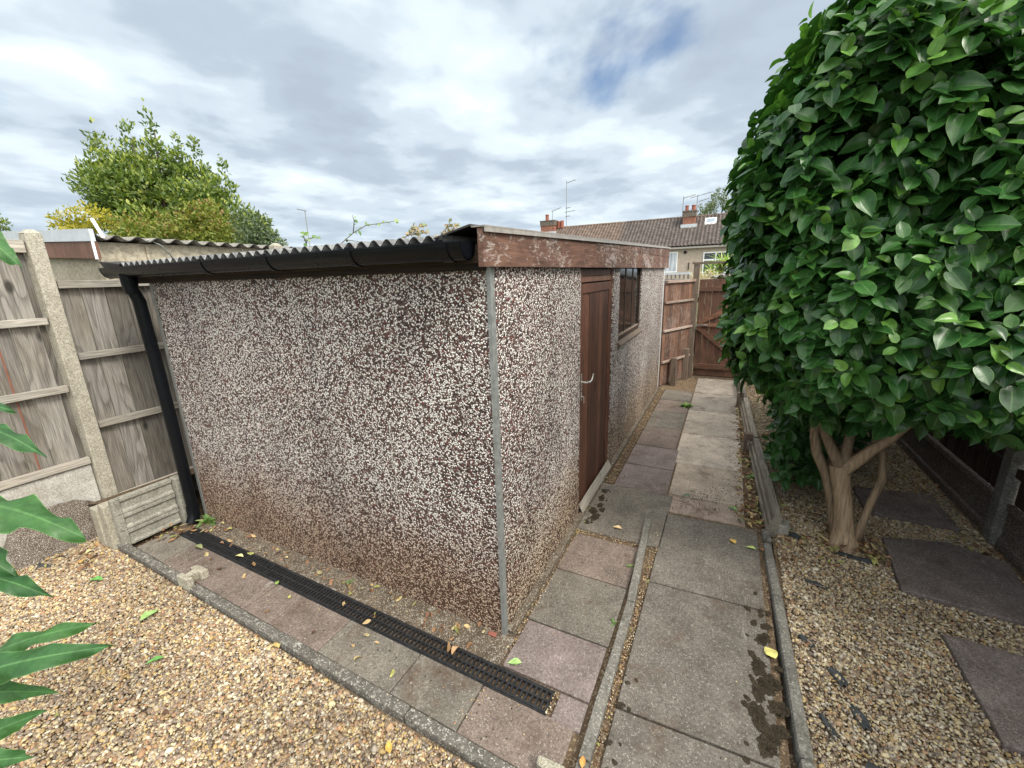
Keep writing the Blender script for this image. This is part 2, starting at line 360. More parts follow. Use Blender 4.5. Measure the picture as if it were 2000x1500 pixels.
class MB:
    def __init__(s): s.v = []; s.f = []; s.c = []
    def add(s, vs, fs, c=None):
        if c is None: c = (random.random(), random.random(), random.random())
        b = len(s.v); s.v += [tuple(v) for v in vs]; s.f += [tuple(i + b for i in f) for f in fs]; s.c += [c] * len(vs); return s
    def box(s, x0, x1, y0, y1, z0, z1, c=None, M4=None):
        vs = [(x, y, z) for z in (z0, z1) for x, y in ((x0, y0), (x1, y0), (x1, y1), (x0, y1))]
        if M4 is not None: vs = [tuple(M4 @ Vector(v)) for v in vs]
        return s.add(vs, [(3, 2, 1, 0), (4, 5, 6, 7), (0, 1, 5, 4), (1, 2, 6, 5), (2, 3, 7, 6), (3, 0, 4, 7)], c)
    def prism(s, poly, a, b, axis='Z', c=None):
        f = {'Z': lambda p, t: (p[0], p[1], t), 'Y': lambda p, t: (p[0], t, p[1]), 'X': lambda p, t: (t, p[0], p[1])}[axis]
        n = len(poly); vs = [f(p, a) for p in poly] + [f(p, b) for p in poly]
        return s.add(vs, [tuple(range(n))[::-1], tuple(range(n, 2 * n))] + [(i, (i + 1) % n, (i + 1) % n + n, i + n) for i in range(n)], c)
    def beam(s, p, q, w, h, up=(0, 0, 1), c=None):
        p, q = Vector(p), Vector(q); d = (q - p); L = d.length; d.normalize()
        sx = d.cross(Vector(up)).normalized(); u = sx.cross(d)
        m = Matrix((sx, d, u)).transposed().to_4x4(); m.translation = p
        return s.box(-w / 2, w / 2, 0, L, -h / 2, h / 2, c, m)
    def tube(s, pts, rad, n=10, c=None, cap=True):
        pts = [Vector(p) for p in pts]; rad = rad if isinstance(rad, (list, tuple)) else [rad] * len(pts)
        vs = []; fs = []; prev = None
        for i, p in enumerate(pts):
            d = (pts[min(i + 1, len(pts) - 1)] - pts[max(i - 1, 0)]).normalized()
            a = prev if prev is not None else (Vector((1, 0, 0)) if abs(d.x) < .8 else Vector((0, 1, 0)))
            a = (a - d * a.dot(d)).normalized(); prev = a; b = d.cross(a)
            vs += [tuple(p + (a * math.cos(t) + b * math.sin(t)) * rad[i]) for t in [2 * math.pi * j / n for j in range(n)]]
        for i in range(len(pts) - 1):
            for j in range(n): fs.append((i * n + j, i * n + (j + 1) % n, (i + 1) * n + (j + 1) % n, (i + 1) * n + j))
        if cap: fs += [tuple(range(n))[::-1], tuple(range((len(pts) - 1) * n, len(pts) * n))]
        return s.add(vs, fs, c)
    def build(s, name, mat, parent=None, bevel=0, smooth=False, jitter=0):
        me = bpy.data.meshes.new(name)
        v = s.v
        if jitter: v = [(a + random.uniform(-jitter, jitter), b + random.uniform(-jitter, jitter), c + random.uniform(-jitter, jitter) * .6) for a, b, c in v]
        me.from_pydata(v, [], s.f); me.update()
        a = me.color_attributes.new('Col', 'FLOAT_COLOR', 'POINT')
        for i, c in enumerate(s.c): a.data[i].color = (*c, 1)
        if smooth:
            for p in me.polygons: p.use_smooth = True
        me.materials.append(M[mat]); o = bpy.data.objects.new(name, me); put(o, parent)
        if parent is not None:
            p = parent; loc = Vector((0, 0, 0))
            while p is not None: loc -= p.location; p = p.parent
            o.location = loc
        if bevel:
            b = o.modifiers.new('bevel', 'BEVEL'); b.width = bevel; b.segments = 2; b.limit_method = 'ANGLE'
        return o
def unit(a): return a / np.maximum(np.linalg.norm(a, axis=-1, keepdims=True), 1e-9)
def leaf_template(rows=6, cols=2, width=.55, fold=.18, droop=.25, tip=.0, wave=0., shape=1.):
    """unit leaf: y 0..1 along, x across, z normal. Returns verts, quads, |u| per vert"""
    V, U = [], []
    for i in range(rows + 1):
        t = i / rows
        wv = math.sin(math.pi * min(1, t ** .80)) ** shape * width / 2
        if shape < 1: wv = width / 2 * max(0, 1 - abs(2 * (t / .93) ** .88 - 1) ** 2.3) ** .62 if t < .93 else 0
        if shape < 1: wv = max(wv, width * .5 * .34 * max(0, (1 - t)) / .25)  if t > .75 else wv
        if i == rows: wv = .004
        if i == 0: wv = .02
        for j in range(-cols, cols + 1):
            u = j / cols
            z = abs(u) * wv * fold * 2 - droop * t * t + tip * max(0, t - .8) ** 2 * 25
            z += wave * math.sin(t * 15 + (u > 0) * 1.7) * abs(u) * wv
            V.append((u * wv, t, z)); U.append(abs(u))
    F = []; k = 2 * cols + 1
    for i in range(rows):
        for j in range(k - 1): F.append((i * k + j, i * k + j + 1, (i + 1) * k + j + 1, (i + 1) * k + j))
    return np.array(V, np.float32), np.array(F, np.int32), np.array(U, np.float32)
def scatter(name, tmpl, P, D, Nn, size, mat, parent=None, young=None, rand=None, colors=None, smooth=True, var=None):
    """one mesh holding a copy of tmpl at each P, length axis D, normal Nn"""
    tv, tf, tu = tmpl; n = len(P)
    D = unit(D); X = unit(np.cross(D, Nn)); Z = np.cross(X, D)
    sz = np.asarray(size, np.float32).reshape(n, 1, 1) if np.ndim(size) < 2 else np.asarray(size, np.float32)[:, None, :]
    loc = np.broadcast_to(tv[None], (n, *tv.shape)) * sz
    if var is not None: loc = loc.copy(); loc[..., 2] *= var.reshape(n, 1)
    W = P[:, None, :] + loc[..., 0:1] * X[:, None, :] + loc[..., 1:2] * D[:, None, :] + loc[..., 2:3] * Z[:, None, :]
    F = (tf[None] + (np.arange(n) * len(tv))[:, None, None]).reshape(-1, tf.shape[1])
    if colors is not None: C = np.repeat(colors, len(tv), axis=0)
    else:
        r = RNG.random(n) if rand is None else rand; y = np.zeros(n) if young is None else young
        C = np.stack([np.repeat(r, len(tv)), np.tile(tu, n), np.repeat(y, len(tv))], 1)
    return npmesh(name, W.reshape(-1, 3), F, mat, parent, C, smooth)
def ico():
    t = (1 + 5 ** .5) / 2
    V = unit(np.array([(-1, t, 0), (1, t, 0), (-1, -t, 0), (1, -t, 0), (0, -1, t), (0, 1, t), (0, -1, -t), (0, 1, -t), (t, 0, -1), (t, 0, 1), (-t, 0, -1), (-t, 0, 1)], float))
    F = np.array([(0, 11, 5), (0, 5, 1), (0, 1, 7), (0, 7, 10), (0, 10, 11), (1, 5, 9), (5, 11, 4), (11, 10, 2), (10, 7, 6), (7, 1, 8), (3, 9, 4), (3, 4, 2), (3, 2, 6), (3, 6, 8), (3, 8, 9), (4, 9, 5), (2, 4, 11), (6, 2, 10), (8, 6, 7), (9, 8, 1)])
    return V, F
PAL = np.array([(.60, .50, .33), (.50, .37, .20), (.74, .68, .55), (.36, .22, .11), (.28, .18, .12), (.20, .14, .11), (.56, .38, .13), (.44, .22, .10), (.44, .39, .33), (.13, .095, .08), (.70, .58, .33), (.30, .21, .17)])
def pebbles(name, P, size, parent=None, dull=1., pw=None):
    V, F = ico(); n = len(P); idx = RNG.choice(len(PAL), n, p=pw)
    C = (PAL[idx] * .74 + np.array([.43, .375, .29]) * .26) * RNG.uniform(.75, 1.15, (n, 1)) * dull * np.array([.98, .97, .93]) * (.86 + .16 * np.sin(P[:, :1] * 3.1 + 1.3 * np.sin(P[:, 1:2] * 4)) * np.sin(P[:, 1:2] * 5.3 + P[:, :1]))
    a = RNG.random(n) * 6.283; tl = RNG.normal(0, .35, (n, 2))
    D = np.stack([np.cos(a), np.sin(a), tl[:, 0]], 1); Nn = np.stack([tl[:, 1], tl[:, 0], np.ones(n)], 1)
    sz = np.stack([size * RNG.uniform(.30, .44, n), size * RNG.uniform(.42, .66, n), size * RNG.uniform(.20, .34, n)], 1)
    D = unit(D); X = unit(np.cross(D, Nn)); Z = np.cross(X, D)
    jit = 1 + RNG.uniform(-.16, .16, (n, 12, 1)); L = V[None] * jit * sz[:, None, :]
    W = P[:, None, :] + L[..., 0:1] * X[:, None] + L[..., 1:2] * D[:, None] + L[..., 2:3] * Z[:, None]
    FF = (F[None] + (np.arange(n) * 12)[:, None, None]).reshape(-1, 3)
    return npmesh(name, W.reshape(-1, 3), FF, 'pebble', parent, np.repeat(C, 12, 0), True)
def inpoly(P, poly):
    x, y = P[:, 0], P[:, 1]; ins = np.zeros(len(P), bool); n = len(poly)
    for i in range(n):
        x0, y0 = poly[i]; x1, y1 = poly[(i + 1) % n]
        c = ((y0 > y) != (y1 > y)); xi = (x1 - x0) * (y - y0) / ((y1 - y0) or 1e-9) + x0
        ins ^= c & (x < xi)
    return ins
def pts_in(poly, dens, holes=()):
    a = np.array(poly); lo, hi = a.min(0), a.max(0); n = int((hi - lo).prod() * dens)
    P = RNG.uniform(lo, hi, (n, 2)); k = inpoly(P, poly)
    for h in holes: k &= ~inpoly(P, h)
    return P[k]

# ------------------------------------------------------------------ ground, paths
gb = MB(); gb.add([(-400, -400, -.09), (400, -400, -.09), (400, 400, -.09), (-400, 400, -.09)], [(0, 1, 2, 3)])
tag(gb.build('ground', 'grass'), 'rough ground', None, None, 'structure')
gs = MB(); gs.add([(-5.5, -3.5, -.06), (3.4, -3.5, -.06), (3.4, 7.2, -.06), (-5.5, 7.2, -.06)], [(0, 1, 2, 3)])
tag(gs.build('soil', 'soil'), kind='structure')
fr = lambda x: -.505 - .022 * (x + 3.8)                     # outer line of the front edging
mk = MB(); mk.add([(-2.9, fr(-2.9) + .05, -.014), (.6, fr(.6) + .05, -.014), (.6, -2.5, -.014), (1.31, -2.5, -.014), (1.31, 1.7, -.014), (1.2, 6.7, -.014), (0, 6.7, -.014), (0, .0, -.014), (-2.9, 0, -.014)], [tuple(range(9))])
tag(mk.build('path_bedding', 'grit'), kind='structure')
GREY, PINK, LIL, BEI = (.165, .149, .125), (.185, .146, .124), (.215, .174, .164), (.44, .37, .295)
def slab_mesh(polys):
    b = MB()
    for poly, c, dz in polys:
        f_ = random.uniform(.90, 1.10); c = tuple(x * f_ for x in c)
        cx = sum(p[0] for p in poly) / len(poly); cy = sum(p[1] for p in poly) / len(poly)
        sh = [(p[0] + (.003 if p[0] < cx else -.003), p[1] + (.003 if p[1] < cy else -.003)) for p in poly]
        b.prism(sh, -.045, dz, 'Z', c)
    return b
P = []
def q(x0, x1, y0, y1, c, dz=0., sk=0.): P.append(([(x0, y0), (x1, y0 + sk), (x1, y1 + sk), (x0, y1)], c, dz))
# strip in front of the shed, between the drain and the edging
xs = [-2.9, -2.52, -1.53, -.86, -.345, .04, .50]
for i, c in enumerate([GREY, PINK, PINK, GREY, GREY, PINK]):
    a, b_ = xs[i], xs[i + 1]; dl = lambda x: -.238 - .019 * (x + 2.75)
    P.append(([(a, fr(a) + .052), (b_, fr(b_) + .052), (b_, dl(b_)), (a, dl(a))], c, random.uniform(-.003, .002)))
q(.385, .525, -.315, -.175, LIL, 0); q(.07, .525, -.17, .155, LIL, .001); q(.06, .53, .16, .625, GREY, 0); q(.055, .53, .63, 1.06, PINK, -.002)
q(.03, .655, 1.115, 1.905, GREY, .004)
for a, b_, c in ((1.91, 2.42, LIL), (2.425, 2.95, LIL), (2.955, 3.60, PINK), (3.605, 4.27, GREY), (4.275, 4.86, PINK), (4.865, 5.45, GREY)): q(.135, .565 if a > 2.9 else .60, a, b_, c, random.uniform(-.003, .003))
for a, b_ in ((-2.4, -1.02), (-1.015, -.14), (-.135, .742), (.747, 1.60)): q(.635, 1.275, a, b_, (.145, .131, .112), .004, .025)
for a, b_, c in ((1.645, 1.93, (.34, .27, .22)), (1.935, 2.62, BEI), (2.625, 3.52, (.46, .40, .335)), (3.525, 4.48, (.42, .37, .31)), (4.485, 5.42, (.30, .27, .23)), (5.425, 6.45, (.27, .24, .205))):
    q(.61 if a < 2.5 else .575, 1.20, a, b_, c, random.uniform(-.003, .003), .01)
po = slab_mesh(P).build('path', 'slab', None, bevel=.004)
tag(po, kind='structure')
b = MB(); b.prism([(-2.8, -.145), (-2.8, .02), (.06, .02), (.06, -.175), (-.02, -.19)], -.04, .002, 'Z')
b.prism([(.0, .02), (.045, .02), (.04, 5.5), (.0, 5.5)], -.04, .022, 'Z')
tag(b.build('shed_footing_strip', 'strip', bevel=.004), 'narrow rough concrete footing along the foot of the pebbledashed shed', 'footing')
b = MB(); b.prism([(.05, 1.93), (.13, 1.93), (.13, 5.5), (.05, 5.5)], -.04, -.004, 'Z'); tag(b.build('path_edge_soil', 'soil'), kind='structure')
# gravel beds
KB = [(-4.2, -.52), (.52, -.62), (.56, -3.2), (-4.2, -3.2)]
b = MB(); b.prism([(-3.6, -.50), (.53, -.60), (.56, -3.2), (-5.4, -3.2), (-5.4, -.5)], -.06, -.044, 'Z')
tag(b.build('gravel_bed', 'gravelbase'), kind='structure')
b = MB(); b.prism([(1.37, -3.2), (1.37, 1.6), (1.42, 1.7), (1.25, 7), (2.75, 7), (2.75, -3.2)], -.05, -.024, 'Z')
tag(b.build('gravel_bed', 'gravelbase'), kind='structure')
p2 = pts_in([(-3.55, -.52), (.47, -.615), (.50, -1.25), (-.4, -1.75), (-3.55, -1.75)], 16500)
keep = RNG.random(len(p2)) < np.clip(1.25 - .0 * p2[:, 0], 0, 1)
p2 = p2[keep]; z = -.034 + RNG.uniform(-.004, .009, len(p2)) + .006 * np.sin(p2[:, 0] * 5) * np.sin(p2[:, 1] * 7)
lg = pebbles('gravel', np.column_stack([p2, z]), RNG.gamma(7, .0019, len(p2)) + .0025)
tag(lg, 'golden mixed pebble gravel left of the paved strip', kind='stuff')
STEP = [[(2.06, 1.885), (2.006, 1.285), (2.60, 1.23), (2.70, 1.86), (2.45, 1.99)],
        [(2.055, 2.70), (2.045, 2.24), (2.59, 2.20), (2.60, 2.76)],
        [(2.085, .98), (2.077, .37), (2.68, .32), (2.69, .95)]]
RG = [(1.385, -.75), (1.39, 1.6), (1.45, 1.75), (1.33, 4.6), (1.25, 6.3), (2.70, 6.3), (2.70, -.75)]
p3 = pts_in(RG, 13000, STEP); d = p3[:, 1]
p3 = p3[RNG.random(len(p3)) < np.clip(1.25 - .14 * np.maximum(d, 0), .4, 1)]
z = -.016 + RNG.uniform(-.004, .009, len(p3))
rg = pebbles('gravel', np.column_stack([p3, z]), RNG.gamma(7, .0018, len(p3)) + .0025, pw=np.array([2, 1.5, 2, 1, 1, 1, .6, .6, 1.6, .8, 1.4, .8]) / 14.3)
tag(rg, 'cream and brown pebble gravel around the camellia and stepping slabs', kind='stuff')
for poly, lab in zip(STEP, ['dark stepping slab right of the camellia trunk, beside the concrete fence post', 'shaded stepping slab behind the camellia trunk, farthest of the three', 'large purplish stepping slab nearest the camera in the right gravel']):
    tag(slab_mesh([(poly, (.175, .145, .135), .012)]).build('stepping_slab', 'slab', bevel=.006), lab, 'paving slab', 'stepping slabs in the right gravel')

# ------------------------------------------------------------------ edging, stubs, drain
def edging(name, label, line, w, z0, z1, mat, sides=+1, brk=.9, breaks=None, rnd=.006):
    e = thing(name, label, 'edging', (line[0][0], line[0][1], 0))
    for (x0, y0), (x1, y1) in zip(line[:-1], line[1:]):
        d = Vector((x1 - x0, y1 - y0, 0)); L = d.length; d.normalize(); nrm = Vector((-d.y, d.x, 0)) * w * sides
        a = Vector((x0, y0, 0)) + d * .003; c = Vector((x1, y1, 0)) - d * .003; dz = random.uniform(-.003, .003)
        n = max(2, int(L / .12)); vs = []
        for i in range(n + 1):
            p = a.lerp(c, i / n); k = 0 if i in (0, n) else 1; j = lambda: random.uniform(-.0018, .0018) * k
            vs += [(p.x + j(), p.y + j(), z0), (p.x + nrm.x + j(), p.y + nrm.y + j(), z0), (p.x + nrm.x + j(), p.y + nrm.y + j(), z1 + dz + j()), (p.x + j(), p.y + j(), z1 + dz + j())]
        fs = [(0, 3, 2, 1), (4 * n, 4 * n + 1, 4 * n + 2, 4 * n + 3)]
        for i in range(n):
            for k in range(4): fs.append((4 * i + k, 4 * i + (k + 1) % 4, 4 * i + 4 + (k + 1) % 4, 4 * i + 4 + k))
        MB().add(vs, fs).build('edging_length', mat, e, bevel=rnd)
    return e
edging('concrete_edging', 'dark concrete edging between the left gravel and the slabs by the drain', [(x, fr(x)) for x in (-3.82, -3.0, -2.17)] + [], .052, -.14, .004, 'kerb')
edging('concrete_edging', 'long dark concrete edging between the small stub near the drain and the bottom stub', [(x, fr(x) ) for x in (-2.03, -1.12, -.21, .41)], .052, -.14, .003, 'kerb')
edging('concrete_edging', 'straight pale concrete edging running up the middle of the path', [(.606, -2.2), (.603, -1.3), (.598, -.42), (.597, .5), (.545, 1.42)], .046, -.1, .030, 'kerb_light', rnd=.004)
edging('concrete_edging', 'round-topped concrete edging right of the grey slabs', [(1.405, -2.4), (1.41, -1.0), (1.395, -.03), (1.372, .92), (1.355, 1.47)], .058, -.1, .026, 'kerb_light', rnd=.02)
edging('concrete_edging', 'short broken length of round-topped edging beside the end of the low retaining board', [(1.362, 1.48), (1.352, 1.635)], .056, -.1, .032, 'kerb', rnd=.02)
def stub(x, y, lab, s=1.):
    b = MB(); pl = [(-.055, -.05), (.055, -.05), (.055, -.02), (.018, -.02), (.018, .02), (.055, .02), (.055, .06), (-.055, .06), (-.055, .02), (-.02, .02), (-.02, -.02), (-.055, -.02)]
    b.prism([(x + a * s, y + c * s) for a, c in pl], -.1, .055, 'Z')
    tag(b.build('post_stub', 'stub', bevel=.007, jitter=.004), lab, 'post stub', 'broken off concrete post stubs')
stub(-2.10, -.485, 'broken off concrete post stub between two lengths of edging near the drain', 1.15)
stub(.465, -.55, 'broken off concrete post stub at the bottom edge beside the middle edging')
dr = thing('drain_channel', 'long black plastic drain channel with slotted grating along the front of the shed', 'drain', (-2.75, -.19, 0))
ang = math.atan2(-.058, 3.09)
DM = Matrix.Translation((-2.76, -.188, 0)) @ Matrix.Rotation(ang, 4, 'Z')
b = MB(); b.box(0, 3.12, -.060, -.054, -.045, .004, M4=DM).box(0, 3.12, .054, .060, -.045, .004, M4=DM).box(0, 3.12, -.054, .054, -.05, -.045, M4=DM)
b.box(-.004, 0, -.06, .06, -.045, .004, M4=DM).box(3.12, 3.124, -.06, .06, -.045, .004, M4=DM); b.build('channel', 'grate', dr)
for g in range(3):
    b = MB(); a = g * 1.04 + .003; e = (g + 1) * 1.04 - .003
    for y0, y1 in ((-.053, -.043), (-.004, .004), (.043, .053)): b.box(a, e, y0, y1, -.008, .007, M4=DM)
    n = 39
    for i in range(n + 1):
        x = a + (e - a - .005) * i / n
        for y0, y1 in ((-.043, -.004), (.004, .043)): b.box(x, x + .009, y0, y1, -.008, .0055, M4=DM)
    b.build('grating', 'grate', dr)

# ------------------------------------------------------------------ the shed
W, L_, H = 2.86, 5.55, 1.985
sh = thing('pebbledash_shed', 'long low shed of pebbledashed concrete panels with brown door and window', 'shed', (-1.43, 2.8, 0))
b = MB(); b.box(-W, -.002, 0, .06, 0, H); b.build('front_wall', 'dash', sh)
b = MB(); x0, x1 = -.06, .0
for y0, y1, z0, z1 in ((.003, 1.285, 0, H), (2.235, 2.49, 0, H), (2.49, 3.63, 0, 1.215), (3.63, L_, 0, H)): b.box(x0, x1, y0, y1, z0, z1)
b.build('side_wall', 'dash_pale', sh)
b = MB(); b.box(-W, -W + .06, .065, L_, 0, H); b.build('rear_side_wall', 'dash', sh)
b = MB(); b.box(-W + .06, -.062, L_ - .06, L_, 0, H + .1); b.build('back_wall', 'dash', sh)
b = MB(); b.box(-.016, .006, -.006, -.001, 0, H).box(.001, .006, -.001, .030, 0, H); b.build('corner_post', 'galv', sh, bevel=.0015)
b = MB(); b.box(-W - .006, -W + .028, -.006, -.001, 0, H).box(-W - .006, -W - .001, -.001, .03, 0, H); b.build('corner_post', 'galv', sh)
b = MB(); b.box(.001, .008, L_ - .022, L_ + .004, 0, H); b.build('corner_post', 'upvc', sh)
random.seed(3)
b = MB(); y0 = -.65; vs = []; 
for i in range(13):
    z = .42 + i * .06; x = -.655 - .004 * i * .5 + random.uniform(-.004, .004)
    vs.append((x, z))
for (xa, za), (xb, zb) in zip(vs[:-1], vs[1:]): b.beam((xa, -.0012, za), (xb, -.0012, zb), .002, .004, (1, 0, 0))
b.build('panel_joint_mortar', 'white_conc', sh)
# door
D = MB(); D.box(-.045, -.008, 1.288, 1.322, .03, 1.925).box(-.045, -.008, 2.198, 2.232, .03, 1.925); D.build('door_frame', 'door_wood', sh)
D = MB(); D.box(-.045, -.014, 1.324, 2.196, 1.835, 1.875).box(-.045, -.018, 1.324, 2.196, 1.878, 1.93); D.build('door_head_board', 'brown_wood', sh, bevel=.002)
door = MB(); n = 8; y0 = 1.375; w_ = (2.15 - y0) / n
for i in range(n): door.box(-.040, -.022 + random.uniform(-.001, .001), y0 + i * w_ + .003, y0 + (i + 1) * w_ - .003, .06, 1.752)
door.box(-.045, -.038, 1.328, 2.192, .06, 1.825)
door.box(-.038, -.013, 1.328, 1.372, .06, 1.825).box(-.038, -.013, 2.15, 2.192, .06, 1.825).box(-.038, -.014, 1.374, 2.148, 1.755, 1.823)
do = door.build('door', 'door_wood', sh, bevel=.0018)
h = MB(); h.box(-.013, -.006, 1.337, 1.360, 1.03, 1.165).box(-.013, -.006, 1.337, 1.360, .955, 1.02)
h.tube([(-.006, 1.348, 1.10), (.035, 1.350, 1.10), (.048, 1.372, 1.098), (.05, 1.42, 1.102), (.052, 1.445, 1.125), (.055, 1.45, 1.15)], [.008, .0075, .008, .0075, .006, .005], 10)
h.build('handle', 'alu', do, bevel=.001)
h = MB(); h.tube([(-.006, 1.35, .985), (.008, 1.35, .985)], .006, 8)
h.beam((.01, 1.35, .985), (.012, 1.357, .94), .002, .016, (0, 1, 0)).beam((.014, 1.352, .985), (.014, 1.345, .935), .002, .012, (0, 1, 0)); h.build('keys', 'alu', do)
b = MB(); b.add([(-.005, 1.30, .085), (.028, 1.30, .02), (.034, 1.30, .026), (.0, 1.30, .098), (-.005, 2.225, .085), (.028, 2.225, .02), (.034, 2.225, .026), (.0, 2.225, .098)], [(0, 1, 2, 3), (7, 6, 5, 4), (0, 4, 5, 1), (1, 5, 6, 2), (2, 6, 7, 3), (3, 7, 4, 0)])
so = b.build('weather_board', 'grey_rail', sh); so['label'] = 'pale worn weather board at the foot of the brown door'
# window
wf = MB(); wf.box(-.05, -.012, 2.493, 2.535, 1.235, 1.93).box(-.05, -.012, 3.585, 3.627, 1.235, 1.93).box(-.05, -.012, 2.537, 3.583, 1.235, 1.275)
for y in (2.865, 3.225): wf.box(-.05, -.024, y, y + .030, 1.276, 1.93)
wo = wf.build('window', 'dark_fence', sh, bevel=.002)
for y0, y1 in ((2.537, 2.863), (2.902, 3.223), (3.262, 3.583)):
    b = MB(); b.box(-.034, -.030, y0, y1, 1.277, 1.93); b.build('pane', 'glass', wo)
b = MB(); b.prism([(-.05, 1.234), (.012, 1.230), (.032, 1.205), (.032, 1.188), (-.05, 1.188)], 2.478, 3.645, 'Y'); b.box(-.028, -.012, 2.54, 3.58, 1.2765, 1.292); b.build('window_sill', 'post_wood', wo, bevel=.002)
b = MB(); b.box(-.06, -.052, 2.4, 3.7, 1.0, 1.95); b.box(-.06, -.052, 1.25, 2.3, 0.0, 1.95); b.build('inner_lining', 'felt_and_rim_shade', sh)
# eaves board and roof
b = MB(); b.box(-3.0, -.012, -.030, -.002, 1.925, 2.035); b.box(-3.0, -.012, -.058, -.032, 1.955, 2.03); b.build('eaves_board', 'eaves', sh)
zt = lambda y: 2.088 + .0275 * (y + .1)
b = MB(); b.add([(.010, -.105, 1.938), (.036, -.105, 1.938), (.036, -.105, zt(-.1)), (.010, -.105, zt(-.1)), (.010, .9, 1.938), (.036, .9, 1.938), (.036, .9, 2.098), (.010, .9, 2.098),
                  (.010, 5.74, 1.938), (.036, 5.74, 1.938), (.036, 5.74, 2.098), (.010, 5.74, 2.098)],
                 [(0, 1, 2, 3), (0, 4, 5, 1), (1, 5, 6, 2), (3, 2, 6, 7), (4, 8, 9, 5), (5, 9, 10, 6), (7, 6, 10, 11), (8, 11, 10, 9), (0, 3, 7, 4), (4, 7, 11, 8)], (.3, .55, .2))
fo = b.build('fascia', 'fascia', sh)
b = MB()
for a, e in ((.95, 2.2), (2.204, 3.1), (3.104, 5.74)):
    b.add([(.012, a, 2.100), (.038, a, 2.100), (.038, a, zt(a)), (.012, a, zt(a)), (.012, e, 2.100), (.038, e, 2.100), (.038, e, zt(e)), (.012, e, zt(e))],
          [(0, 1, 2, 3), (7, 6, 5, 4), (0, 4, 5, 1), (1, 5, 6, 2), (2, 6, 7, 3), (3, 7, 4, 0)])
b.build('upper_plank', 'fascia', fo)
b = MB(); b.beam((.018, -.11, zt(-.11) + .006), (.018, 5.76, zt(5.76) + .006), .064, .006).beam((.047, -.11, zt(-.11) - .004), (.047, 5.76, zt(5.76) - .004), .004, .024); b.build('verge_trim', 'trim', fo)
b = MB(); b.add([(-.20, -.13, 2.058), (-.018, -.115, 2.104), (-.018, 5.74, zt(5.74) + .012), (-.20, 5.74, 2.20), (-.20, -.13, 2.052), (-.018, -.115, 2.096), (-.018, 5.74, zt(5.74) + .005), (-.20, 5.74, 2.192)],
              [(0, 1, 2, 3), (7, 6, 5, 4), (0, 4, 5, 1), (3, 2, 6, 7), (1, 5, 6, 2), (0, 3, 7, 4)]); b.build('verge_flashing', 'felt_and_rim_shade', sh)
def corrugated(name, x0, x1, y0, y1, zf, pitch, amp, mat, parent, along='Y', th=.006, sub=8, m=12):
    """waves run across x (ridges along y) or the other way round"""
    a0, a1, c0, c1 = (x0, x1, y0, y1) if along == 'Y' else (y0, y1, x0, x1)
    n = max(8, int((a1 - a0) / pitch * sub)); V = []
    for j in range(m + 1):
        t = c0 + (c1 - c0) * j / m
        for i in range(n + 1):
            s = a0 + (a1 - a0) * i / n; zz = math.sin(2 * math.pi * s / pitch) * amp
            x, y = (s, t) if along == 'Y' else (t, s)
            V.append((x, y, zf(x, y) + zz))
    F = [(j * (n + 1) + i, j * (n + 1) + i + 1, (j + 1) * (n + 1) + i + 1, (j + 1) * (n + 1) + i) for j in range(m) for i in range(n)]
    o = npmesh(name, V, F, mat, parent, None, True)
    s = o.modifiers.new('thickness', 'SOLIDIFY'); s.thickness = th; s.offset = 1; o.data.materials.append(M['felt_and_rim_shade']); s.material_offset_rim = 1  # cut rim coloured dark to stand for shade on the sheet edge
    return o
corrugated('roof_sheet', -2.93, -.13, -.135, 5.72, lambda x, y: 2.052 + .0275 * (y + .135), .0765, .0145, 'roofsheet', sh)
b = MB(); b.add([(-3.14, -.16, 2.085), (-2.88, -.15, 2.060), (-2.88, 5.7, 2.22), (-3.14, 5.7, 2.25), (-3.06, -.15, 2.0), (-2.90, -.14, 1.985)], [(0, 1, 2, 3), (0, 4, 5, 1)])
o = b.build('end_flashing', 'felt_and_rim_shade', sh); s = o.modifiers.new('t', 'SOLIDIFY'); s.thickness = .004
# gutter
def arc_profile(xa, xb, ro, ri, cy, cz, dep, n=14, squash=1.25):
    vs = []
    for x in (xa, xb):
        for r in (ro, ri):
            for i in range(n + 1):
                t = math.pi * i / n; vs.append((x, cy - math.cos(t) * r, cz - math.sin(t) * r * squash))
    k = n + 1; fs = []
    for i in range(n):
        fs += [(i, i + 1, 2 * k + i + 1, 2 * k + i), (k + i + 1, k + i, 3 * k + i, 3 * k + i + 1), (i + 1, i, k + i, k + i + 1), (2 * k + i, 2 * k + i + 1, 3 * k + i + 1, 3 * k + i)]
    fs += [(0, 2 * k, 3 * k, k), (n, k + n, 3 * k + n, 2 * k + n)]
    return vs, fs
gcy, gcz = -.118, 2.036
gt = MB(); gt.add(*arc_profile(-3.12, -.03, .056, .052, gcy, gcz, 0)); gt.box(-3.12, -.03, gcy - .060, gcy - .053, gcz - .004, gcz + .003)
go = gt.build('gutter', 'black', sh, smooth=False)
for x in (-1.86, -1.26, -.655, -.145):
    b = MB(); b.add(*arc_profile(x, x + (.028 if x < -.2 else .05), .0605, .0565, gcy, gcz, 0)); b.box(x, x + .028, gcy - .064, gcy - .05, gcz + .003, gcz + .010)
    b.box(x, x + .028, -.064, -.058, gcz - .05, gcz + .01); b.build('bracket', 'black', go)
for x in (-.036, -3.122):
    b = MB(); vs = [(x, gcy - math.cos(math.pi * i / 14) * .058, gcz - math.sin(math.pi * i / 14) * .0725) for i in range(15)]
    vs += [(x + .006, a, c) for _, a, c in vs]; b.add(vs, [tuple(range(15)), tuple(range(29, 14, -1))] + [(i, i + 15, i + 16, i + 1) for i in range(14)] + [(0, 14, 29, 15)]); b.build('end_cap', 'black', go)
b = MB(); b.tube([(-2.87, gcy, 1.99), (-2.87, gcy, 1.90), (-2.87, gcy + .006, 1.86)], [.052, .046, .043], 18)
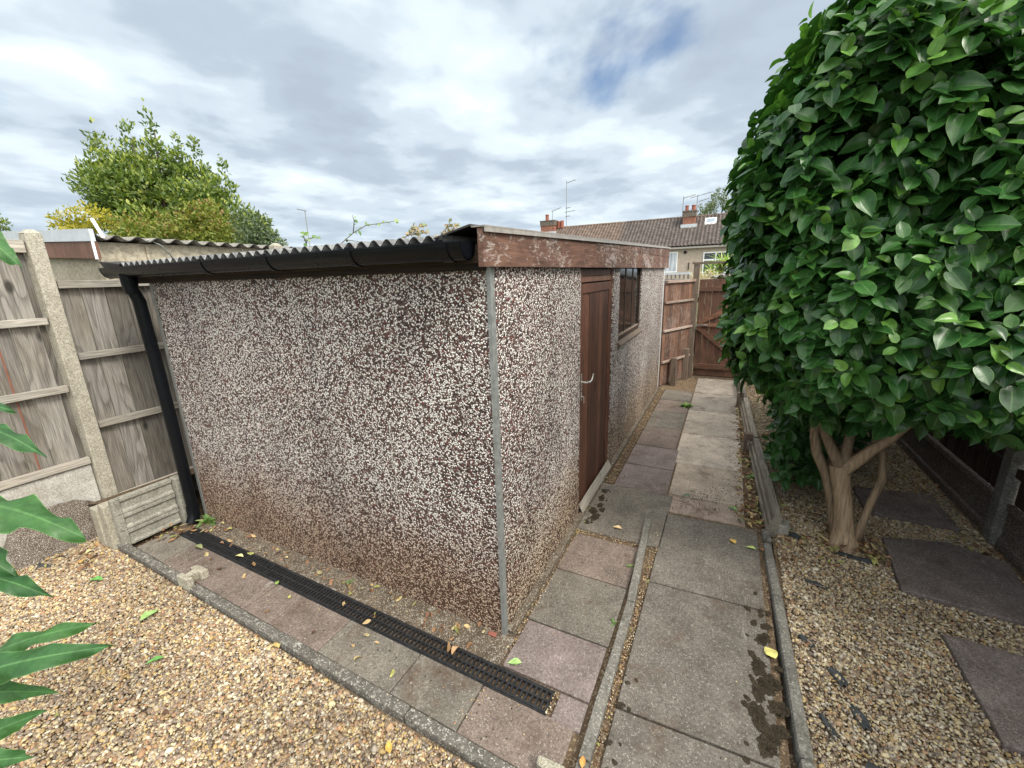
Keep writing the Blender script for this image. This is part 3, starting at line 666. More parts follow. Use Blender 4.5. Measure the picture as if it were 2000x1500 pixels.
b.tube([(-2.87, gcy + .006, 1.89), (-2.87, gcy + .03, 1.80), (-2.87, -.075, 1.0), (-2.87, -.075, .10)], .041, 18)
b.tube([(-2.87, -.075, .14), (-2.87, -.08, .05), (-2.86, -.11, .0)], [.046, .046, .045], 18)
po_ = b.build('downpipe', 'black', sh, smooth=True); m = po_.modifiers.new('e', 'EDGE_SPLIT'); m.split_angle = .9

# ------------------------------------------------------------------ left fence, retaining boards
fx = -3.60
lf = thing('garden_fence', 'grey weathered closeboard fence with concrete posts left of the shed', 'fence', (fx, -.33, 0))
def boards(b, x, y0, y1, z0, z1, w=.14, th=.012, lean=.009):
    y = y0
    while y < y1 - .01:
        e = min(y + w + random.uniform(-.008, .008), y1)
        b.add([(x, y, z0), (x + th + lean, y, z0), (x + th * .5, e - .003, z0), (x, e - .003, z0), (x, y, z1), (x + th + lean, y, z1), (x + th * .5, e - .003, z1), (x, e - .003, z1)],
              [(3, 2, 1, 0), (4, 5, 6, 7), (0, 1, 5, 4), (1, 2, 6, 5), (2, 3, 7, 6), (3, 0, 4, 7)]); y = e
    return b
def bay(y0, y1, z0, z1, rails, gb0):
    o = boards(MB(), fx - .035, y0, y1, z0, z1).build('panel', 'grey_wood', lf)
    for zr, hh in rails:
        b = MB(); b.box(fx - .016, fx + .030, y0, y1, zr - hh / 2, zr + hh / 2); b.build('rail', 'grey_rail', o, bevel=.003)
    b = MB(); b.box(fx - .030, fx + .008, y0, y1, gb0, z0 - .004); b.build('gravel_board', 'white_conc', lf, bevel=.005)
bay(-1.95, -.385, .52, 2.2, ((2.205, .085), (1.675, .052), (1.155, .052), (.555, .055)), -.05)
bay(-.275, 1.5, .13, 1.925, ((1.935, .055), (1.385, .052), (.82, .052), (.16, .06)), -.06)
b = MB(); b.box(fx - .0175, fx - .012, -.660, -.651, .53, 2.16); b.build('edge_strip', 'rail_red', lf)
def cpost(y, x=fx, z1=2.315, par=lf, mat='post_conc'):
    b = MB(); b.prism([(x - .05, y - .052), (x + .048, y - .046), (x + .048, y + .046), (x - .05, y + .052)], -.1, z1 - .02, 'Z')
    vs = [(x - .05, y - .052, z1 - .02), (x + .048, y - .046, z1 - .02), (x + .048, y + .046, z1 - .02), (x - .05, y + .052, z1 - .02), (x - .02, y - .02, z1 + .01), (x + .02, y - .02, z1 + .01), (x + .02, y + .02, z1 + .01), (x - .02, y + .02, z1 + .01)]
    b.add(vs, [(4, 5, 6, 7), (0, 1, 5, 4), (1, 2, 6, 5), (2, 3, 7, 6), (3, 0, 4, 7)])
    return b.build('post', mat, par, bevel=.006, jitter=.0015)
cpost(-.33); cpost(-2.0); cpost(1.56)
b = MB(); b.prism([(fx + .01, -.93), (fx + .20, -.86), (fx + .22, -.60), (fx + .16, -.46), (fx + .01, -.42)], -.05, .1, 'Z')
vs = [(fx + .012, -.93, .25), (fx + .10, -.86, .22), (fx + .12, -.6, .24), (fx + .09, -.45, .20), (fx + .012, -.42, .24), (fx + .22, -.93, .08), (fx + .24, -.6, .07), (fx + .2, -.43, .09)]
rb = MB()
gx = 14; gy = 8; V = []; F = []
for j in range(gy + 1):
    for i in range(gx + 1):
        y = -.96 + .58 * i / gx; t = j / gy; e = math.sin(math.pi * i / gx) ** .5 if 0 < i < gx else 0
        V.append((fx + .009 + .17 * t + .03 * e + random.uniform(-.008, .008), y, .30 * (1 - t ** 1.6) * (.35 + .65 * e) + random.uniform(-.01, .01) - .03 * t))
for j in range(gy):
    for i in range(gx): F.append((j * (gx + 1) + i, (j + 1) * (gx + 1) + i, (j + 1) * (gx + 1) + i + 1, j * (gx + 1) + i + 1))
tag(npmesh('mortar_heap', V, F, 'mortar', None, None, True), 'dark lump of old mortar against the foot of the left fence', 'mortar heap')
rt = thing('retaining_boards', 'stack of three recessed concrete boards beside a short post by the downpipe', 'retaining wall', (-3.0, -.3, 0))
ya, yb = -.50, -.115
for k in range(3):
    z0 = -.02 + k * .132; b = MB(); x = -3.01
    pr_ = [(x - .05, z0), (x, z0), (x, z0 + .018), (x - .016, z0 + .03), (x - .016, z0 + .088), (x, z0 + .10), (x, z0 + .128), (x - .05, z0 + .128)]
    b.prism(pr_, ya + .045, yb, 'Y'); b.box(x - .05, x, ya - .005, ya + .044, z0, z0 + .128)
    b.build('gravel_board', 'board_conc', rt, bevel=.003)
b = MB(); b.box(-3.06, -2.965, -.11, .01, -.08, .375); b.build('short_post', 'board_conc', rt, bevel=.006)
b = MB(); b.box(-3.17, -3.07, -.54, -.44, -.08, .33); b.box(-3.30, -3.18, -.55, -.45, -.08, .28); b.build('end_block', 'stub', rt, bevel=.008, jitter=.003)
b = MB(); b.add([(-3.56, -.50, .21), (-3.075, -.44, .33), (-3.075, 1.2, .30), (-3.56, 1.2, .16)], [(0, 1, 2, 3)]); tag(b.build('soil_bank', 'soil'), kind='structure')

# ------------------------------------------------------------------ neighbour garage
ga = thing('neighbour_garage', 'pale concrete garage with corrugated roof behind the left fence', 'garage', (-6, 3, 0))
gxw = -3.74
b = MB(); b.box(gxw - .06, gxw, .06, 7.0, 0, 2.27); b.box(-7.0, gxw - .061, .06, .11, 0, 2.3); b.box(-7.0, gxw - .061, 6.95, 7.0, 0, 2.4); b.box(-7.06, -7.0, .06, 7.0, 0, 2.4); b.build('wall', 'garage_conc', ga)
b = MB()
for y in (.07, .40, 1.25, 2.1, 3.0): b.box(gxw + .001, gxw + .014, y, y + .02, 1.0, 2.26)
for y0 in (.42, 1.27, 2.12): b.box(gxw + .001, gxw + .008, y0 + .01, y0 + .80, 2.06, 2.068)
b.build('panel_rib', 'garage_conc', ga)
b = MB(); b.add([(-3.585, -.01, 2.262), (-5.9, -.01, 2.385), (-5.9, -.01, 2.49), (-3.585, -.01, 2.355), (-3.585, .02, 2.262), (-5.9, .02, 2.385), (-5.9, .02, 2.49), (-3.585, .02, 2.355)], [(0, 3, 2, 1), (4, 5, 6, 7), (0, 4, 7, 3), (2, 3, 7, 6), (0, 1, 5, 4)]); b.build('white_fascia', 'white', ga)
b = MB(); b.add([(-3.59, .0, 2.13), (-5.9, .0, 2.25), (-5.9, .0, 2.38), (-3.59, .0, 2.258), (-3.59, .03, 2.13), (-5.9, .03, 2.25), (-5.9, .03, 2.38), (-3.59, .03, 2.258)], [(0, 3, 2, 1), (4, 5, 6, 7), (0, 4, 7, 3), (0, 1, 5, 4)]); b.build('brown_fascia', 'brown_wood', ga)
b = MB(); b.box(-3.588, -3.582, -.012, .006, 2.125, 2.262); b.build('edge_trim', 'upvc', ga)
b = MB(); b.beam((-3.56, .02, 2.43), (-3.50, .04, 2.285), .008, .022, (0, 1, 0)); b.build('loose_slat', 'upvc', ga)
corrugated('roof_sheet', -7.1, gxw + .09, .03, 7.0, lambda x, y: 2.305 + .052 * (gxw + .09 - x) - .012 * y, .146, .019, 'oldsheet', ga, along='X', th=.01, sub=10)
b = MB(); b.tube([(gxw + .01, .36, 2.28), (gxw + .05, .42, 2.30), (gxw + .06, .50, 2.26), (gxw + .05, .56, 2.19), (gxw + .02, .60, 2.12)], .007, 6); b.build('cable', 'galv', ga, smooth=True)
# ------------------------------------------------------------------ far end: oblique panel, gate
random.seed(11)
pf = thing('fence_panel', 'weathered brown fence panel running from the shed corner to the gate post', 'fence panel', (.2, 6.1, 0))
a0 = Vector((.035, 5.60, 0)); a1 = Vector((.40, 6.50, 0)); dv = (a1 - a0).normalized(); nv = Vector((dv.y, -dv.x, 0))
def obox(b, t0, t1, n0, n1, z0, z1):
    vs = []
    for z in (z0, z1):
        for t, n_ in ((t0, n0), (t1, n0), (t1, n1), (t0, n1)): p = a0 + dv * t + nv * n_; vs.append((p.x, p.y, z))
    return b.add(vs, [(0, 1, 2, 3), (7, 6, 5, 4), (4, 5, 1, 0), (5, 6, 2, 1), (6, 7, 3, 2), (7, 4, 0, 3)])
b = MB(); t = -.02
while t < .95: e = min(t + .088, .96); obox(b, t, e - .003, -.018 + random.uniform(-.003, .003), 0, .02, 1.70); t = e
b.build('boards', 'fence_brown', pf)
for z in (.40, .92, 1.38): b = MB(); obox(b, -.02, .955, .001, .035, z, z + .035); b.build('rail', 'fence_pale', pf, bevel=.003)
b = MB(); obox(b, -.02, .96, -.03, .04, 1.705, 1.745); b.build('cap', 'fence_pale', pf)
for x, y, z, lab in ((.21, 5.80, .47, 'short timber support stub in front of the brown fence panel, nearer the shed'), (.355, 6.30, .55, 'short timber support stub bolted at the foot of the gate post')):
    b = MB(); b.prism([(x - .045, y - .04), (x + .045, y - .04), (x + .045, y + .04), (x - .045, y + .04)], -.05, z, 'Z')
    for zz in (.15, .3, .42): b.tube([(x + .0, y - .04, zz), (x, y - .047, zz)], .008, 6)
    tag(b.build('post_stub', 'post_wood', bevel=.01), lab, 'post stub', 'timber stubs by the brown panel')
gf = thing('gate_frame', 'tall grey timber gate post with a thin beam over the brown gate', 'gate frame', (.41, 6.5, 0))
b = MB(); b.box(.365, .46, 6.44, 6.53, -.05, 1.985); b.build('post', 'post_wood', gf, bevel=.006)
b = MB(); b.box(1.62, 1.71, 6.44, 6.53, -.05, 1.985); b.build('post', 'post_wood', gf, bevel=.006)
b = MB(); b.box(.34, 1.74, 6.43, 6.54, 1.988, 2.025); b.build('beam', 'post_wood', gf, bevel=.004)
gg = thing('garden_gate', 'brown ledged and braced timber gate at the end of the path', 'gate', (.5, 6.5, 0))
b = MB(); x = .475
while x < 1.60: e = min(x + .105, 1.61); b.box(x, e - .004, 6.49, 6.508 + random.uniform(-.003, .003), .05, 1.735 + random.uniform(-.004, .004)); x = e
b.build('boards', 'brown_wood', gg, bevel=.003)
b = MB(); b.box(.477, 1.60, 6.512, 6.53, .02, .15); b.build('kick_board', 'post_wood', gg)
for z, hh in ((1.53, .075), (.92, .06), (.17, .09)): b = MB(); b.box(.475, 1.61, 6.455, 6.489, z, z + hh); b.build('ledge', 'brown_rail', gg, bevel=.004)
for p, q_ in (((.50, 6.47, .99), (1.56, 6.47, 1.52)), ((.50, 6.47, .91), (1.28, 6.47, .27))):
    b = MB(); b.beam(p, q_, .032, .075, (0, 0, 1)); b.build('brace', 'brown_rail', gg, bevel=.004)
b = MB(); b.box(.47, .66, 6.445, 6.454, .945, .962).tube([(.60, 6.44, .954), (.64, 6.44, .954)], .011, 8); b.build('latch', 'galv', gg)
# ------------------------------------------------------------------ right fence
rf = thing('boundary_fence', 'dark stained closeboard fence with concrete posts in the shade behind the camellia', 'fence', (2.75, 2, 0))
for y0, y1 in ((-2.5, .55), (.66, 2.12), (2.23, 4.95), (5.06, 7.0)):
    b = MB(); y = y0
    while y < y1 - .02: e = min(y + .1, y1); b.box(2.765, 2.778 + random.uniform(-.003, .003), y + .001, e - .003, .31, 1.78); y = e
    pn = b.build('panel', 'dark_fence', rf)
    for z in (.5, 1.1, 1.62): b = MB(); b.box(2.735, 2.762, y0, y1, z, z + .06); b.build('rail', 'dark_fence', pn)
    b = MB(); b.prism([(2.735, -.06), (2.735, .04), (2.748, .06), (2.748, .24), (2.735, .26), (2.735, .305), (2.775, .305), (2.775, -.06)], y0, y1, 'Y'); b.build('gravel_board', 'mortar', rf, bevel=.003)
for y in (.605, 2.175, 5.005):
    b = MB(); b.box(2.70, 2.80, y - .05, y + .05, -.1, 1.83); b.build('post', 'kerb_light', rf, bevel=.006)
# low boards right of path
lb = thing('low_retaining_board', 'low weathered grey stepped board along the right of the far path', 'retaining board', (1.35, 1.7, 0))
for (xa, y0), (xb, y1) in (((1.39, 1.66), (1.325, 3.30)), ((1.318, 3.34), (1.27, 4.95)), ((1.268, 4.98), (1.235, 6.2))):
    pr_ = [(-.06, -.05), (-.06, .012), (-.044, .024), (-.044, .075), (-.028, .082), (-.022, .125), (.035, .125), (.035, -.05)]
    vs = [(xa + u, y0, v) for u, v in pr_] + [(xb + u, y1, v) for u, v in pr_]; n = len(pr_)
    MB().add(vs, [tuple(range(n))[::-1], tuple(range(n, 2 * n))] + [(i, (i + 1) % n, (i + 1) % n + n, i + n) for i in range(n)][::1]).build('board', 'board_wood', lb, bevel=.003)
for x, y in ((1.238, 3.22), (1.19, 4.9)): b = MB(); b.box(x - .022, x + .012, y - .04, y + .03, -.05, .20); b.box(x + .012, x + .06, y - .03, y + .03, .128, .20); b.build('peg', 'post_wood', lb, bevel=.003)
b = MB(); b.prism([(1.40, 1.66), (1.47, 1.64), (1.49, 1.74), (1.43, 1.76)], -.04, .07, 'Z'); tag(b.build('rubble_block', 'board_conc', bevel=.01, jitter=.006), 'broken lump of concrete at the near end of the low retaining board', 'rubble')

# ------------------------------------------------------------------ camellia
cam_t = thing('camellia_tree', 'big round glossy-leaved camellia with tan forked trunk in the right gravel', 'tree', (1.81, 1.71, 0))
TL = leaf_template(9, 2, .66, .22, .26, .02, .05, .9)
cc_ = np.array([1.90, 1.80, 2.10]); rr = np.array([.95, .93, 1.33]); PW = 3.3
def shell(n, f0, f1):
    u = unit(RNG.normal(size=(n, 3))); r = (np.abs(u[:, 0] / rr[0]) ** PW + np.abs(u[:, 1] / rr[1]) ** PW + np.abs(u[:, 2] / rr[2]) ** PW) ** (-1 / PW)
    k = RNG.random(n) < (r / 1.7) ** 1.6; u = u[k]; r = r[k]
    p = u * r[:, None]
    bump = 1 + .035 * np.sin(p[:, 0] * 7 + 1) * np.sin(p[:, 2] * 6) + .03 * np.sin(p[:, 1] * 9 + p[:, 2] * 4)
    q_ = np.sign(p) * np.abs(p / rr) ** (PW - 1) / rr
    o = p * (bump * RNG.uniform(f0, f1, len(p)))[:, None]; lo = o[:, 2] < 0
    o[lo, 2] *= (.86 + .08 * np.clip(o[lo, 1] / .9, -1, 1))          # the skirt is lifted, more so towards the front
    hi = o[:, 2] > .35; o[hi, 0] += .12 * (o[hi, 2] - .35) ** 2       # the top leans away from the path
    o[lo, :2] *= 1 + .03 * np.clip(-o[lo, 2:3], 0, .6)
    return cc_ + o, unit(q_)
def rosettes(P0, N0, k, ls, name, young_bias):
    n = len(P0); s = unit(N0 * .75 + np.array([0, 0, .55]) + RNG.normal(0, .28, (n, 3)))
    a = unit(np.cross(s, RNG.normal(size=(n, 3)))); b_ = np.cross(s, a)
    Ps, Ds, Ns, Ss, Ys, Rs = [], [], [], [], [], []
    ry = RNG.random(n); rs = RNG.random(n)
    for i in range(k):
        ph = i * 2.4 + RNG.random(n) * .6; th = np.radians(RNG.uniform(48, 92, n) - (18 if i < 2 else 0))
        rad = a * np.cos(ph)[:, None] + b_ * np.sin(ph)[:, None]
        d_ = s * np.cos(th)[:, None] + rad * np.sin(th)[:, None]; d_[:, 2] -= .42 if i > 1 else .15; d_ = unit(d_)
        nn = unit(s + np.array([0, 0, .35]) + RNG.normal(0, .12, (n, 3)))
        Ps.append(P0 - s * (.016 * i) + rad * .008); Ds.append(d_); Ns.append(nn)
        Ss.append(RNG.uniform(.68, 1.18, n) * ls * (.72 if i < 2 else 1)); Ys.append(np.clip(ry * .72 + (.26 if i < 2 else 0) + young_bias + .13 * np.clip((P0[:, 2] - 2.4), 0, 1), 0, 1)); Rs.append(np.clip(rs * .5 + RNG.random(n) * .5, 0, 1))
    c = np.concatenate
    P_, D_, N_, S_ = c(Ps), c(Ds), c(Ns), c(Ss)
    keep = (P_[:, 0] < 2.62) | (P_[:, 2] > 1.95)
    return P_[keep], D_[keep], N_[keep], S_[keep], c(Ys)[keep], c(Rs)[keep]
sets = []
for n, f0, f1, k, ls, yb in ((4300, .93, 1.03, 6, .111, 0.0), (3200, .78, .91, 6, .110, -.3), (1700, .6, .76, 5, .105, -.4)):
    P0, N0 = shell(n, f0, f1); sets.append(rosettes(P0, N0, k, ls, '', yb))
cat_ = [np.concatenate([s_[i] for s_ in sets]) for i in range(6)]
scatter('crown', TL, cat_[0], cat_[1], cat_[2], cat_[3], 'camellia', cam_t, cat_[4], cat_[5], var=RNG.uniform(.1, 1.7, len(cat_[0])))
b = MB()
b.tube([(1.80, 1.70, -.05), (1.806, 1.70, .03), (1.79, 1.70, .12), (1.765, 1.70, .30), (1.73, 1.70, .46), (1.705, 1.70, .58)], [.13, .082, .061, .054, .054, .058], 14)
b.tube([(1.715, 1.70, .52), (1.70, 1.70, .60), (1.655, 1.70, .68), (1.61, 1.70, .77), (1.54, 1.66, .95), (1.42, 1.6, 1.5)], [.045, .042, .034, .030, .026, .012], 10)
b.tube([(1.72, 1.70, .52), (1.725, 1.70, .62), (1.735, 1.72, .72), (1.75, 1.75, .82), (1.76, 1.8, 1.2), (1.8, 1.85, 2.2)], [.042, .036, .030, .029, .026, .010], 10)
b.tube([(1.715, 1.70, .50), (1.745, 1.69, .58), (1.80, 1.68, .65), (1.85, 1.67, .73), (1.91, 1.66, .80), (2.05, 1.62, 1.05), (2.3, 1.6, 1.7)], [.045, .043, .038, .034, .031, .025, .010], 10)
b.tube([(1.765, 1.74, .02), (1.745, 1.75, .14), (1.70, 1.76, .33), (1.655, 1.77, .48), (1.585, 1.77, .62), (1.555, 1.76, .75), (1.55, 1.8, .9), (1.35, 1.9, 1.6)], [.035, .034, .033, .034, .033, .031, .025, .010], 10)
b.tube([(1.85, 1.69, .0), (1.875, 1.69, .13), (1.905, 1.70, .33), (1.945, 1.71, .52), (1.93, 1.72, .66), (1.90, 1.74, .80), (1.95, 1.9, 1.2)], [.032, .026, .024, .025, .022, .020, .012], 10)
random.seed(5)
for i in range(22):
    a_ = random.random() * 6.28; e = random.uniform(.7, 1.35); z0 = random.uniform(.85, 1.8)
    b.tube([(1.78, 1.74, z0), (1.8 + .35 * math.cos(a_), 1.75 + .35 * math.sin(a_), z0 + e * .35), (1.84 + .75 * math.cos(a_), 1.78 + .75 * math.sin(a_), z0 + e * .75)], [.014, .009, .004], 6)
b.build('trunk', 'bark', cam_t, smooth=True)
# a low dark sucker growth behind the trunk
n = 150; P0 = np.column_stack([RNG.uniform(1.42, 1.72, n), RNG.uniform(2.2, 3.0, n), RNG.uniform(.15, .95, n)])
s_ = rosettes(P0, unit(np.column_stack([RNG.normal(0, .5, n) - .4, RNG.normal(0, .5, n) - .4, RNG.uniform(0, .6, n)])), 5, .10, '', -.4)
scatter('low_shoots', TL, s_[0], s_[1], s_[2], s_[3], 'camellia', cam_t, s_[4], s_[5])

es = thing('evergreen_shrub', 'dark low evergreen shrub in the shade behind the camellia trunk', 'shrub', (2.0, 4.0, 0))
uu = unit(RNG.normal(size=(1100, 3))); P0 = np.array([2.0, 3.9, 1.0]) + uu * np.array([.56, 1.25, .98]) * RNG.uniform(.8, 1, (1100, 1))
s_ = rosettes(P0[P0[:, 2] > .12], uu[P0[:, 2] > .12], 6, .10, '', -.4)
scatter('foliage', TL, s_[0], s_[1], s_[2], s_[3], 'camellia', es, s_[4], s_[5])
b = MB(); b.tube([(2, 4, -.03), (1.98, 4.05, .5), (1.9, 4.1, 1.2)], [.04, .03, .01], 8).tube([(2, 4, .2), (2.1, 4.5, .8), (2.1, 4.8, 1.2)], [.03, .02, .01], 8); b.build('trunk', 'darkbark', es, smooth=True)

# ------------------------------------------------------------------ foreground shrub at the left edge
fs_ = thing('broad_leaved_shrub', 'broad wavy-leaved green shrub reaching in at the left edge of the picture', 'shrub', (-1.02, -1.62, 0))
FL = [([-0.74, -1.254, 2.05], [-0.53, -1.25, 1.975], .055), ([-0.663, -1.374, 1.588], [-0.432, -1.325, 1.55], .045), ([-0.701, -1.447, 1.406], [-0.344, -1.329, 1.381], .095),
      ([-0.741, -1.439, 1.306], [-0.545, -1.413, 1.25], .06), ([-0.712, -1.47, 1.226], [-0.438, -1.389, 1.221], .055),
      ([-0.563, -1.543, 1.032], [-0.221, -1.388, 1.163], .066), ([-0.642, -1.513, 0.997], [-0.344, -1.37, 1.161], .055), ([-0.706, -1.536, 0.909], [-0.443, -1.439, 0.979], .05),
      ([-0.683, -1.561, 0.784], [-0.467, -1.467, 0.925], .055), ([-0.625, -1.584, 0.803], [-0.415, -1.512, 0.878], .06), ([-0.769, -1.362, 1.617], [-0.589, -1.322, 1.636], .045)]
random.seed(21)
V, F, C = [], [], []
stem = [Vector((-1.02, -1.62, 0)), Vector((-.98, -1.60, .6)), Vector((-.93, -1.55, 1.1)), Vector((-.92, -1.46, 1.5)), Vector((-.90, -1.38, 1.9)), Vector((-.86, -1.32, 2.15))]
tw = MB(); tw.tube(stem, [.016, .014, .012, .010, .008, .004], 8)
for a, t, wd in FL:
    a, t = Vector(a), Vector(t); d_ = t - a; Ln = d_.length; d_.normalize()
    nn = (Vector((.35, -.25, .9)) + Vector((random.uniform(-.25, .25), random.uniform(-.25, .25), 0))).normalized(); x_ = d_.cross(nn).normalized(); n_ = x_.cross(d_)
    ph = random.random() * 6; ro, co = 44, 6; base = len(V); kf = random.uniform(2.2, 3.2)
    for i in range(ro + 1):
        u = i / ro; wv = wd / 2 * (math.sin(math.pi * u ** .75) ** .75) * (1 + .12 * math.sin(u * 19 + ph))
        if i == ro: wv = .0006
        for j in range(-co, co + 1):
            s = j / co; p = a + d_ * (u * Ln) + x_ * (s * wv)
            zz = -abs(s) ** 1.5 * wv * .35 + .10 * math.sin(u * math.pi) * Ln - .10 * Ln * u * u + wd * .17 * math.sin(u * kf * 6.28 + ph + (2.1 if s > 0 else 0)) * abs(s) ** 2 + .05 * math.cos(abs(s) * 7 - u * 46) * wv * abs(s) ** .5
            p += n_ * zz; V.append(tuple(p)); C.append((random.random() * .02 + (ph / 6), abs(s), .35 + .3 * abs(s)))
    k = 2 * co + 1
    for i in range(ro):
        for j in range(k - 1): F.append((base + i * k + j, base + i * k + j + 1, base + (i + 1) * k + j + 1, base + (i + 1) * k + j))
    sp = min(stem, key=lambda s: (s - a).length); tw.tube([sp, (sp + a) / 2 + Vector((0, 0, .01)), a + d_ * .01], .0035, 6)
lo = npmesh('foliage', V, F, 'bigleaf', fs_, np.array(C), True)
tw.build('stems', 'darkbark', fs_, smooth=True)

# ------------------------------------------------------------------ trees and shrubs behind
T4 = leaf_template(3, 1, .5, .15, .15)
def foliage(name, mat, par, blobs, dens, ls, up=.5, yz=None, gap=0., tm=None, wl=1.):
    Ps, Ns, Ys = [], [], []
    for b_ in blobs:
        x, y, z, r = b_[:4]; sz_ = b_[4] if len(b_) > 4 else 1.
        n = int(dens * (r / ls) ** 2); u = unit(RNG.normal(size=(n, 3))); f = RNG.random(n) ** .38
        lump = 1 + .18 * np.sin(u[:, 0] * 5 + x) * np.sin(u[:, 1] * 5 + y) + .14 * np.sin(u[:, 2] * 7 + z * 3)
        p = np.array([x, y, z]) + u * (f * r * lump)[:, None] * np.array([1, 1, sz_]); Ps.append(p); Ns.append(u)
        Ys.append(np.clip(.25 + .45 * f * (u[:, 2] * .5 + .5) + RNG.normal(0, .16, n), 0, 1))
    P_ = np.concatenate(Ps); U = np.concatenate(Ns); n = len(P_)
    if gap:
        k = np.sin(P_[:, 0] * 6.1 + P_[:, 2] * 3) * np.sin(P_[:, 1] * 5.3 - P_[:, 2] * 5) * np.sin(P_[:, 2] * 7.7 + P_[:, 0] * 2) < .35 - gap
        P_, U = P_[k], U[k]; Y = np.concatenate(Ys)[k]; n = len(P_)
    else: Y = np.concatenate(Ys)
    D_ = unit(U * .7 + np.array([0, 0, up]) + RNG.normal(0, .55, (n, 3))); N_ = unit(U + np.array([0, 0, .6]) + RNG.normal(0, .5, (n, 3)))
    return scatter(name, tm or T4, P_, D_, N_, RNG.uniform(.7, 1.2, n) * ls, mat, par, Y, var=RNG.uniform(.3, 2, n), smooth=False)
def trunk(par, base, tops, r):
    b = MB()
    for t in tops:
        p = Vector(base); t = Vector(t); mid = p.lerp(t, .5) + Vector((random.uniform(-.2, .2), random.uniform(-.2, .2), .1))
        b.tube([p, p.lerp(mid, .5), mid, t], [r, r * .8, r * .5, r * .12], 8)
    return b.build('trunk', 'darkbark', par, smooth=True)
BAY = [(-14.5, 5.4, 3.9, 1.0), (-13.3, 5.9, 3.6, .9), (-11.5, 6.3, 3.1, .6), (-15.2, 5.0, 3.9, .6), (-12.6, 6.1, 4.35, .5), (-14.68, 5.09, 4.62, 1.03), (-14.23, 5.88, 4.54, 1.15), (-15.0, 5.2, 5.15, .50), (-14.0, 5.56, 4.9, .58), (-14.85, 4.6, 4.43, 0.6), (-13.04, 6.03, 4.16, 0.86), (-11.98, 6.2, 3.68, 0.66), (-11.3, 6.46, 3.37, 0.43),
       (-15.72, 5.06, 6.0, .21, 2.6), (-15.57, 4.97, 5.6, 0.26, 1.5), (-15.32, 5.63, 6.28, .15, 2.6), (-15.03, 5.67, 5.75, 0.30, 1.3), (-15.0, 5.6, 6.3, .13, 2.6), (-14.03, 5.68, 6.3, .16, 3), (-13.88, 5.59, 5.6, 0.25, 1.6),
       (-13.53, 5.99, 5.8, .15, 2.4), (-13.43, 5.9, 5.21, 0.36, 1.2), (-13.2, 6.3, 5.72, .15, 2.4), (-13.2, 6.32, 5.01, 0.35), (-12.29, 6.45, 5.15, .14, 2.4), (-12.22, 6.35, 4.55, 0.30, 1.3), (-15.56, 4.75, 5.0, 0.41), (-13.88, 5.04, 3.03, 1.1), (-12.3, 5.79, 2.84, 0.88)]
t1 = thing('laurel_tree', 'tall bright green laurel tree with several upright tips beyond the garage roof', 'tree', (-14, 5.6, -.09))
foliage('crown', 'bay', t1, BAY, 44, .12, .9, gap=.03)
trunk(t1, (-14, 5.6, -.09), [(-14.7, 5.2, 5), (-14.1, 5.6, 5.6), (-15.3, 5.1, 5.8), (-13.1, 6, 4.8), (-12.1, 6.2, 4.2), (-15.0, 5.6, 6.1), (-13.9, 5.7, 6.1)], .14)
def shrub(name, label, mat, base, blobs, dens, ls, up=.3, cat='shrub', gap=.08):
    t = thing(name, label, cat, base); foliage('foliage', mat, t, blobs, dens, ls, up, gap=gap)
    trunk(t, base, [b_[:3] for b_ in blobs[:4]], .05); return t
shrub('golden_shrub', 'yellow-leaved shrub left of the laurel tree above the white fascia', 'gold', (-12.2, 3.0, -.09), [(-12.5, 2.92, 3.3, .33), (-12.12, 3.16, 3.43, .35), (-12.71, 2.77, 3.14, .2), (-12.25, 2.92, 2.85, .46)], 40, .085)
shrub('russet_shrub', 'mixed green and russet shrub along the foot of the laurel tree', 'redmix', (-10.3, 3.95, -.09), [(-11.29, 3.48, 3.05, .42), (-9.82, 4.33, 3.38, .40), (-9.52, 4.34, 2.92, .56), (-10.51, 3.86, 2.97, .5), (-10.16, 3.9, 2.55, .56), (-9.9, 4.1, 3.1, .4)], 42, .085)
shrub('grey_green_shrub', 'dull grey-green shrub at the right end of the green mass over the garage roof', 'dusk', (-8.2, 4.4, -.09), [(-8.25, 4.44, 3.0, .36), (-7.95, 4.52, 2.76, .24), (-8.51, 4.36, 3.2, .24), (-8.21, 4.33, 2.58, .42), (-7.27, 4.25, 2.6, .12)], 40, .075)
shrub('far_conifer', 'small bit of green conifer at the far left edge above the fence', 'bay', (-21.3, 3.85, -.09), [(-21.3, 3.85, 4.0, .5), (-21.17, 3.99, 4.25, .22, 1.5), (-20.92, 4.04, 4.0, .15), (-21.4, 3.8, 3.0, .7)], 20, .10, .2, 'conifer')
POP = [(-2.36, 68.84, 10.2, .95, 1.2), (-1.95, 69.4, 11.5, .62, 1.5), (-1.55, 69.87, 12.6, .32, 2), (-.8, 70.27, 12.6, .30, 2), (-.87, 69.86, 11.3, .72, 1.5), (-3.15, 68.24, 9.6, .7), (.09, 69.97, 10.0, .9), (-3.7, 68.17, 10.5, .26, 1.8), (1.14, 70.29, 9.1, 1.4)]
t2 = thing('poplar_tree', 'windblown poplar tree behind the house ridge beside the right chimney', 'tree', (-1.5, 69.5, -.09))
foliage('crown', 'poplar', t2, POP, 34, .26, 1.2); trunk(t2, (-1.5, 69.5, -.09), [(-1.9, 69.3, 11.5), (-.8, 70, 12), (-2.4, 68.9, 10.5), (.2, 70, 10)], .3)
shrub('flowering_hedge', 'pale blossoming hedge behind the gate post', 'flower', (.3, 9.7, -.09), [(.05, 9.55, 1.76, .12), (.27, 9.64, 1.78, .12), (.5, 9.74, 1.80, .12), (.3, 9.7, 1.55, .3), (-.05, 9.6, 1.55, .22), (.7, 9.8, 1.6, .25)], 16, .04, .3, 'hedge')
